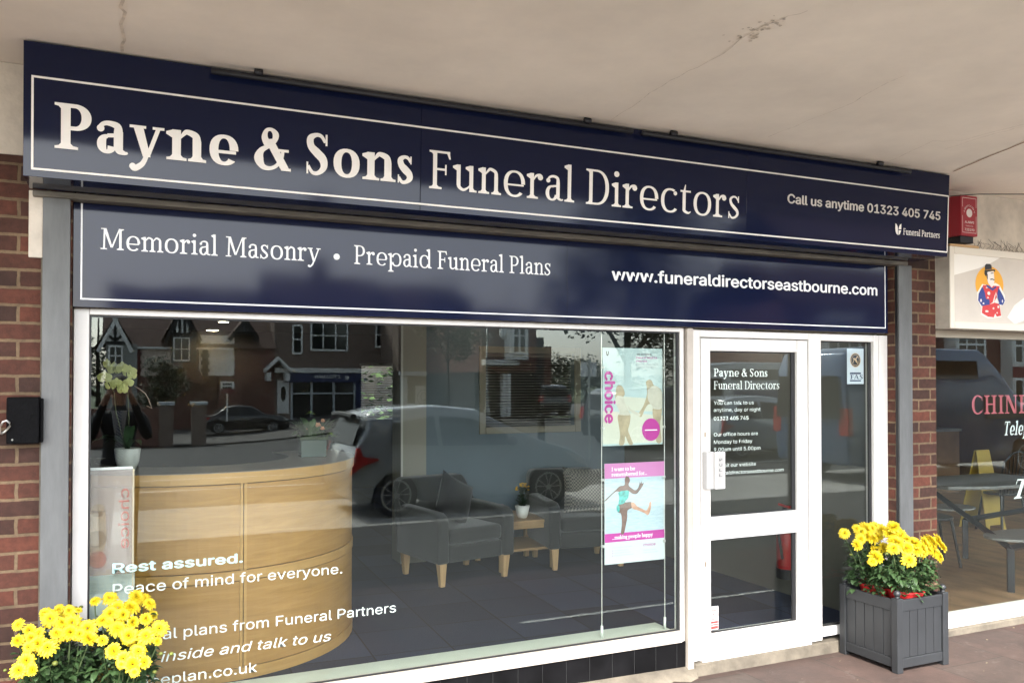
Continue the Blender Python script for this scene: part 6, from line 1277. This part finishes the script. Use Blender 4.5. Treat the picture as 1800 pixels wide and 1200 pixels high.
x, _ = (10.55, 0.53); t = thing('sign_post', 'thin pale post between road and pavement right of the bollard', 'post', (x, -14, -.12)); MB().tube([(x, -14, -.12), (x, -14, 2.3)], .030, 8).build('pole', IRON, t); MB().box(x-.22, x+.22, -14.04, -14.02, 1.9, 2.25).build('plate', FWH, t)

# ---- vehicles
TYRE = M('tyre', (.012, .012, .012), .85); RIM = M('alloy', (.50, .51, .52), .35, metal=.7); CGL = M('car_glass', (.010, .012, .013), .05, spec=.4); CGLD = M('tinted_glass', (.012, .014, .016), .25, spec=.12); TAIL = M('tail_red', (.34, .012, .012), .2); LAMP = M('headlamp', (.75, .77, .78), .12, metal=.4); TRIMB = M('black_trim', (.012, .012, .013), .6)
def paint(name, c, r=.28, met=.35): return M(name, c, r, metal=met, coat=.8)
def car(name, label, cat, loc, rotz, L, Wd, prof, wins, wheels, wr, col, belt, roof, taper=.76, tail=(), head=(), end_win=None, group=None):
    """lofted body: side profile (x from rear 0 to L, z) swept across the width, narrowing above the belt line"""
    t = thing(name, label, cat, loc, rotz, group); h = Wd/2
    hw = lambda z: h*(1 - .05*max(0, (.45-z))/.45) if z < belt else h*(1 - (1-taper)*min(1, (z-belt)/(roof-belt)))
    n = len(prof); m = MB(); vs = []
    rows = [-1, -.86, 0, .86, 1]
    for s_ in rows:
        for (x, z) in prof:
            xx = x - L/2; e = abs(s_) > .9; vs.append((xx*(1 if not e else .985), s_*hw(z), z + (.0 if e else .02 if z > .9*roof else 0)))
    fs = [(i*n+k, i*n+(k+1) % n, (i+1)*n+(k+1) % n, (i+1)*n+k) for i in range(4) for k in range(n)] + [tuple(range(n-1, -1, -1)), tuple(range(4*n, 5*n))]
    body = m.add(vs, fs).build('body', col, t, local=True, bevel=.05, seg=3, smooth=True)
    for P in wins:
        for s_ in (-1, 1):
            k = MB(); k.prism(P, lambda x, z: (x-L/2, s_*(hw(z)+.012), z), lambda x, z: (x-L/2, s_*(hw(z)-.03), z)); k.build('side_window', CGL, t, local=True)
    for (xa, za, xb, zb) in (end_win or ()):
        k = MB(); dx, dz = xb-xa, zb-za; l = math.hypot(dx, dz); nx, nz = -dz/l, dx/l
        if nz < 0: nx, nz = -nx, -nz
        o = .03; k.add([(xa-L/2+nx*o, -hw(za)*.86, za+nz*o), (xa-L/2+nx*o, hw(za)*.86, za+nz*o), (xb-L/2+nx*o, hw(zb)*.86, zb+nz*o), (xb-L/2+nx*o, -hw(zb)*.86, zb+nz*o)], [(0, 1, 2, 3)]); k.build('windscreen', CGLD, t, local=True)
    for wx in wheels:
        for s_ in (-1, 1):
            yo = s_*(h-.02); k = MB().tube([(wx-L/2, yo-s_*.22, wr), (wx-L/2, yo, wr)], wr, 24); w = k.build('wheel', TYRE, t, local=True)
            k = MB(); gl = Glyphs(.1, .1); yy = yo + s_*.008
            k.strips([(0, gl.ring(0, 0, wr*.72, wr*.72, wr*.09, wr*.09, 0, 360, 28, ex=2)), (0, gl.dot(0, 0, wr*.14))], lambda u, v, l: (wx-L/2+u, yy, wr+v))
            for q in range(5):
                a = 2*pi*q/5 + .3
                for dd in (-.16, .16): k.quad(*[(wx-L/2+rr*cos(a+aa), yy, wr+rr*sin(a+aa)) for rr, aa in ((wr*.12, dd*.5-.12), (wr*.12, dd*.5+.12), (wr*.68, dd*1.6+.05), (wr*.68, dd*1.6-.05))])
            k.build('rim', RIM, w, local=True)
    for P in tail:
        for s_ in (-1, 1): MB().prism(P, lambda x, z: (x-L/2, s_*(hw(z)+.014), z), lambda x, z: (x-L/2, s_*(hw(z)-.2), z)).build('tail_light', TAIL, t, local=True)
    for P in head:
        for s_ in (-1, 1): MB().prism(P, lambda x, z: (x-L/2, s_*(hw(z)+.010), z), lambda x, z: (x-L/2, s_*(hw(z)-.25), z)).build('headlight', LAMP, t, local=True)
    return t
HP = [(.10, .22), (.02, .42), (.03, .72), (.12, .98), (.30, 1.26), (.30, 1.42), (.62, 1.49), (1.35, 1.53), (1.95, 1.47), (2.55, 1.19), (3.0, 1.0), (3.45, .88), (3.72, .72), (3.82, .50), (3.80, .28), (3.62, .20), (3.42, .20), (3.38, .42), (3.24, .58), (3.06, .63), (2.88, .58), (2.74, .42), (2.70, .20), (1.04, .20), (1.0, .42), (.86, .58), (.68, .63), (.50, .58), (.36, .42), (.32, .20)]
HW = [[(.62, 1.02), (.66, 1.30), (1.28, 1.40), (1.30, .98)], [(1.38, .98), (1.36, 1.40), (1.88, 1.35), (2.36, 1.13), (2.52, .96)]]
silver = car('parked_car', 'silver grey hatchback parked at the kerb facing right, red tail light', 'car', (4.78, -8.05, -.12), 0, 3.84, 1.74, HP, HW, (.68, 3.06), .31, paint('silver_paint', (.25, .27, .29), .3, 0), .92, 1.50, tail=[[(.035, .62), (.13, .98), (.17, .98), (.20, .86), (.45, .82), (.20, .74)]], head=[[(3.30, .86), (3.60, .74), (3.74, .60), (3.55, .66)]], end_win=[(.115, 1.0, .27, 1.36), (2.02, 1.45, 2.86, 1.05)])
m = MB().tube([(.14-1.92, -.6, 1.40), (.10-1.92, 0, 1.42), (.14-1.92, .6, 1.40)], .045, 8).build('spoiler', TRIMB, silver, local=True)
for s_ in (-1, 1): MB().ball((2.42-1.92, s_*.95, 1.02), .09, 10, 7, (1, .8, .7)).build('wing_mirror', TRIMB, silver, local=True, smooth=True)
SP = [(.08, .25), (.0, .55), (.05, .92), (.70, .98), (1.25, 1.38), (1.9, 1.45), (2.55, 1.40), (3.3, .98), (4.2, .86), (4.5, .66), (4.52, .35), (4.4, .22), (4.0, .20), (3.9, .55), (3.62, .66), (3.34, .55), (3.24, .20), (1.26, .20), (1.16, .55), (.88, .66), (.60, .55), (.50, .20)]
SW = [[(.95, .98), (1.35, 1.34), (1.95, 1.38), (1.95, .96)], [(2.02, .96), (2.02, 1.38), (2.5, 1.34), (3.05, .98)]]
(xa, za), (xb, zb) = (4.23, -0.79), (8.07, -0.89)
car('parked_car', 'black saloon car parked by the gabled house, rear to the left', 'car', ((xa+xb)/2, -43, -.06+gz((xa+xb)/2, -43)), 0, 4.52, 1.8, SP, SW, (.88, 3.62), .32, paint('black_paint', (.012, .012, .014)), .93, 1.42, tail=[[(.03, .70), (.05, .90), (.45, .88), (.40, .74)]], head=[[(4.1, .84), (4.45, .70), (4.3, .66)]], end_win=[(.80, 1.05, 1.2, 1.34), (2.62, 1.36, 3.2, 1.03)])
EP = [(.06, .30), (.0, .60), (.04, 1.0), (.22, 1.55), (.40, 1.66), (2.2, 1.72), (2.8, 1.60), (3.35, 1.08), (4.2, .98), (4.5, .76), (4.5, .38), (4.4, .25), (4.05, .25), (3.95, .62), (3.65, .74), (3.35, .62), (3.25, .25), (1.25, .25), (1.15, .62), (.85, .74), (.55, .62), (.45, .25)]
EW = [[(.45, 1.06), (.52, 1.52), (1.9, 1.58), (1.9, 1.06)], [(1.98, 1.06), (1.98, 1.58), (2.65, 1.52), (3.1, 1.06)]]
(xa, za) = (21.18, -0.47)
suv = car('parked_car', 'dark estate car seen from behind in front of the corner shop', 'car', (xa, -38.2, -.1), R(-90), 4.5, 1.9, EP, EW, (.85, 3.65), .36, paint('dark_paint', (.02, .022, .024)), 1.0, 1.68, taper=.80, tail=[[(.0, .80), (.04, 1.15), (.2, 1.15), (.2, .80)]], head=[[(4.1, .95), (4.45, .80), (4.3, .74)]], end_win=[(.06, 1.08, .22, 1.5), (2.85, 1.55, 3.3, 1.12)])
dup(suv, (20.025, -39.5, -.1), R(-80), 'dark estate car parked beside the corner shop, left of another one')
dup(suv, (14.847, -17.2, -.12), 0, 'dark estate car on the road seen at the right end of the shop window')
VP = [(.05, .35), (.0, .7), (.0, 2.1), (.12, 2.42), (.5, 2.52), (3.55, 2.52), (3.75, 2.42), (4.3, 1.95), (4.75, 1.42), (5.5, 1.20), (5.75, .95), (5.8, .45), (5.7, .3), (5.25, .3), (5.15, .68), (4.82, .80), (4.49, .68), (4.39, .3), (1.45, .3), (1.35, .68), (1.02, .80), (.69, .68), (.59, .3)]
VW = [[(.25, 1.95), (.25, 2.3), (3.45, 2.3), (3.45, 1.95)], [(3.62, 1.15), (3.62, 1.62), (4.2, 1.62), (4.72, 1.32), (4.80, 1.15)]]
BLU = paint('blue_paint', (.030, .080, .17), .3, .15)
van = car('camper_van', 'blue high topped camper van parked at the kerb before the takeaway', 'van', (15.0, -8.25, -.12), 0, 5.8, 1.95, VP, VW, (1.02, 4.82), .36, BLU, 1.2, 2.5, taper=.90, tail=[[(-.005, .9), (.0, 1.4), (.12, 1.4), (.12, .9)]], head=[[(5.3, 1.1), (5.72, .92), (5.6, .8)]], end_win=[(4.33, 1.92, 4.72, 1.46), (-.02, 1.2, -.01, 2.0)])
(xa, za) = (19.40, 0.09)
WV = dup(van, (xa+1.5, -19, -.12), 0, 'white panel van with a blue stripe on the far lane')
for c in WV.children:
    if c.name.startswith('body'): c.data = c.data.copy(); c.data.materials[0] = paint('white_paint', (.45, .46, .45), .3, 0)
MB().box(-2.6, 1.2, .985, .992, 1.35, 1.6).build('stripe', NAVF, WV, local=True); MB().box(-2.6, 1.2, -.992, -.985, 1.35, 1.6).build('stripe', NAVF, WV, local=True)
(xa, za) = (14.13, 0.49)
SC = dup(silver, (xa+1.0, -13.2, -.12), 0, 'pale silver hatchback driving along the near lane')
for c in SC.children:
    if c.name.startswith('body'): c.data = c.data.copy(); c.data.materials[0] = paint('pale_silver', (.36, .38, .39), .25, .5)

# ================================================================== the photographer, mirrored faintly in the glass
SUIT = M('dark_suit', (.014, .016, .022), .9); SKN = M('skin', (.45, .25, .17), .55); SHIRT = M('white_shirt', (.62, .63, .66), .8); HAIR = M('grey_hair', (.10, .09, .08), .8)
fx, fy_ = .02, -4.66
t = thing('person', 'person in a dark suit and striped tie holding up a phone to take the picture', 'person', (fx, fy_, 0))
J = {'pelvis': (0, 0, .96, .16), 'waist': (0, .0, 1.10, .145), 'chest': (0, .0, 1.32, .165), 'neckb': (0, 0, 1.50, .075), 'neck': (0, .01, 1.57, .058), 'headc': (0, .02, 1.70, .092), 'headt': (0, .01, 1.79, .07)}
for s_, n in ((-1, 'l'), (1, 'r')):
    J.update({'sh'+n: (s_*.19, 0, 1.45, .075), 'el'+n: (s_*.25, .13, 1.24, .052), 'wr'+n: (s_*.115, .335, 1.60, .032), 'ha'+n: (s_*.085, .365, 1.665, .028),
              'hip'+n: (s_*.10, 0, .92, .105), 'kn'+n: (s_*.11, .02, .50, .068), 'an'+n: (s_*.12, -.01, .09, .048), 'to'+n: (s_*.14, .17, .045, .040)})
E_ = [('pelvis', 'waist'), ('waist', 'chest'), ('chest', 'neckb'), ('neckb', 'neck'), ('neck', 'headc'), ('headc', 'headt')]
for n in 'lr': E_ += [('chest', 'sh'+n), ('sh'+n, 'el'+n), ('el'+n, 'wr'+n), ('wr'+n, 'ha'+n), ('pelvis', 'hip'+n), ('hip'+n, 'kn'+n), ('kn'+n, 'an'+n), ('an'+n, 'to'+n)]
K = list(J); me = bpy.data.meshes.new('body_cage'); me.from_pydata([J[k][:3] for k in K], [(K.index(a), K.index(b)) for a, b in E_], [])
cg = bpy.data.objects.new('body_cage', me); COL.objects.link(cg); md = cg.modifiers.new('skin', 'SKIN'); md.use_smooth_shade = True
for i, k in enumerate(K):
    v = me.skin_vertices[0].data[i]; r = J[k][3]; v.radius = (r, r*.72 if k in ('chest', 'waist', 'pelvis') else r); v.use_root = k == 'pelvis'
sd = cg.modifiers.new('sub', 'SUBSURF'); sd.levels = 2; sd.render_levels = 2
bpy.context.view_layer.update(); bm_ = bpy.data.meshes.new_from_object(cg.evaluated_get(bpy.context.evaluated_depsgraph_get())); bpy.data.objects.remove(cg)
bm_.materials.clear(); bm_.materials.append(SUIT); bm_.materials.append(SKN)
for p in bm_.polygons: p.use_smooth = True; p.material_index = 1 if p.center.z > 1.555 else 0
bm_.name = 'body'; o = bpy.data.objects.new('body', bm_); COL.objects.link(o); o.parent = t
def fingers(s_):
    m = MB(); hx, hy, hz = s_*.083, .372, 1.675
    for i in range(4):
        l = (.050, .058, .054, .042)[i]; z = hz + .045 - i*.019; m.tube([(hx+s_*.012, hy-.005, z), (hx+s_*.006, hy+.022, z+.002), (hx-s_*l*.55, hy+.030, z+.001), (hx-s_*l, hy+.026, z)], [.0095, .0092, .0085, .0065], 8)
    m.tube([(hx, hy-.02, hz-.01), (hx-s_*.02, hy-.012, hz+.015), (hx-s_*.040, hy-.004, hz+.03)], [.011, .010, .0075], 8)
    return m
for s_ in (-1, 1): fingers(s_).build('fingers', SKN, t, local=True, smooth=True)
MB().box(-.075, .075, .380, .388, 1.655, 1.728).build('unused', SUIT, None) if 0 else None
m = MB().ball((0, -.012, 1.745), .098, 16, 10, (.95, 1.0, .95)); m.build('hair', HAIR, t, local=True, smooth=True)
m = MB().ball((0, .118, 1.695), .017, 8, 6, (.8, 1, 1.5)); m.ball((-.094, .01, 1.70), .022, 8, 6, (.4, .8, 1.3)); m.ball((.094, .01, 1.70), .022, 8, 6, (.4, .8, 1.3)); m.build('nose_and_ears', SKN, t, local=True, smooth=True)
m = MB().ball((-.033, .098, 1.715), .010, 8, 6).ball((.033, .098, 1.715), .010, 8, 6); m.build('eye', TIMB, t, local=True)
MB().ball((0, .098, 1.648), .022, 10, 6, (1.2, .4, .25)).build('mouth', M('lips', (.30, .12, .10), .6), t, local=True)
MB().quad((-.07, .124, 1.50), (.07, .124, 1.50), (.035, .136, 1.25), (-.035, .136, 1.25)).build('shirt', SHIRT, t, local=True)
TIE = M('striped_tie', (.10, .16, .30), .6); N_, L_, B_ = nodes(TIE); tcn = N_.new('ShaderNodeTexCoord'); mp = N_.new('ShaderNodeMapping'); mp.inputs['Rotation'].default_value = (0, R(50), 0); wv = N_.new('ShaderNodeTexWave'); wv.inputs['Scale'].default_value = 14; wv.bands_direction = 'X'
L_.new(tcn.outputs['Object'], mp.inputs[0]); L_.new(mp.outputs[0], wv.inputs['Vector']); cr = N_.new('ShaderNodeValToRGB'); cr.color_ramp.interpolation = 'CONSTANT'; cr.color_ramp.elements[0].color = (.05, .09, .22, 1); cr.color_ramp.elements[1].color = (.62, .66, .72, 1); cr.color_ramp.elements[1].position = .5
L_.new(wv.outputs['Color'], cr.inputs[0]); L_.new(cr.outputs[0], B_.inputs['Base Color'])
MB().prism([(-.022, 1.50), (.022, 1.50), (.016, 1.455), (.042, 1.06), (0, 1.0), (-.042, 1.06), (-.016, 1.455)], lambda u, v: (u, .142, v), lambda u, v: (u, .152, v)).build('tie', TIE, t, local=True)
ph_ = thing('phone', 'slim black phone held up in both hands', 'phone', (-.03, -4.2665, 1.735)); MB().box(-.105, .045, -4.275, -4.2645, 1.700, 1.776).build('case', M('phone_black', (.01, .01, .011), .25), ph_, bevel=.006)
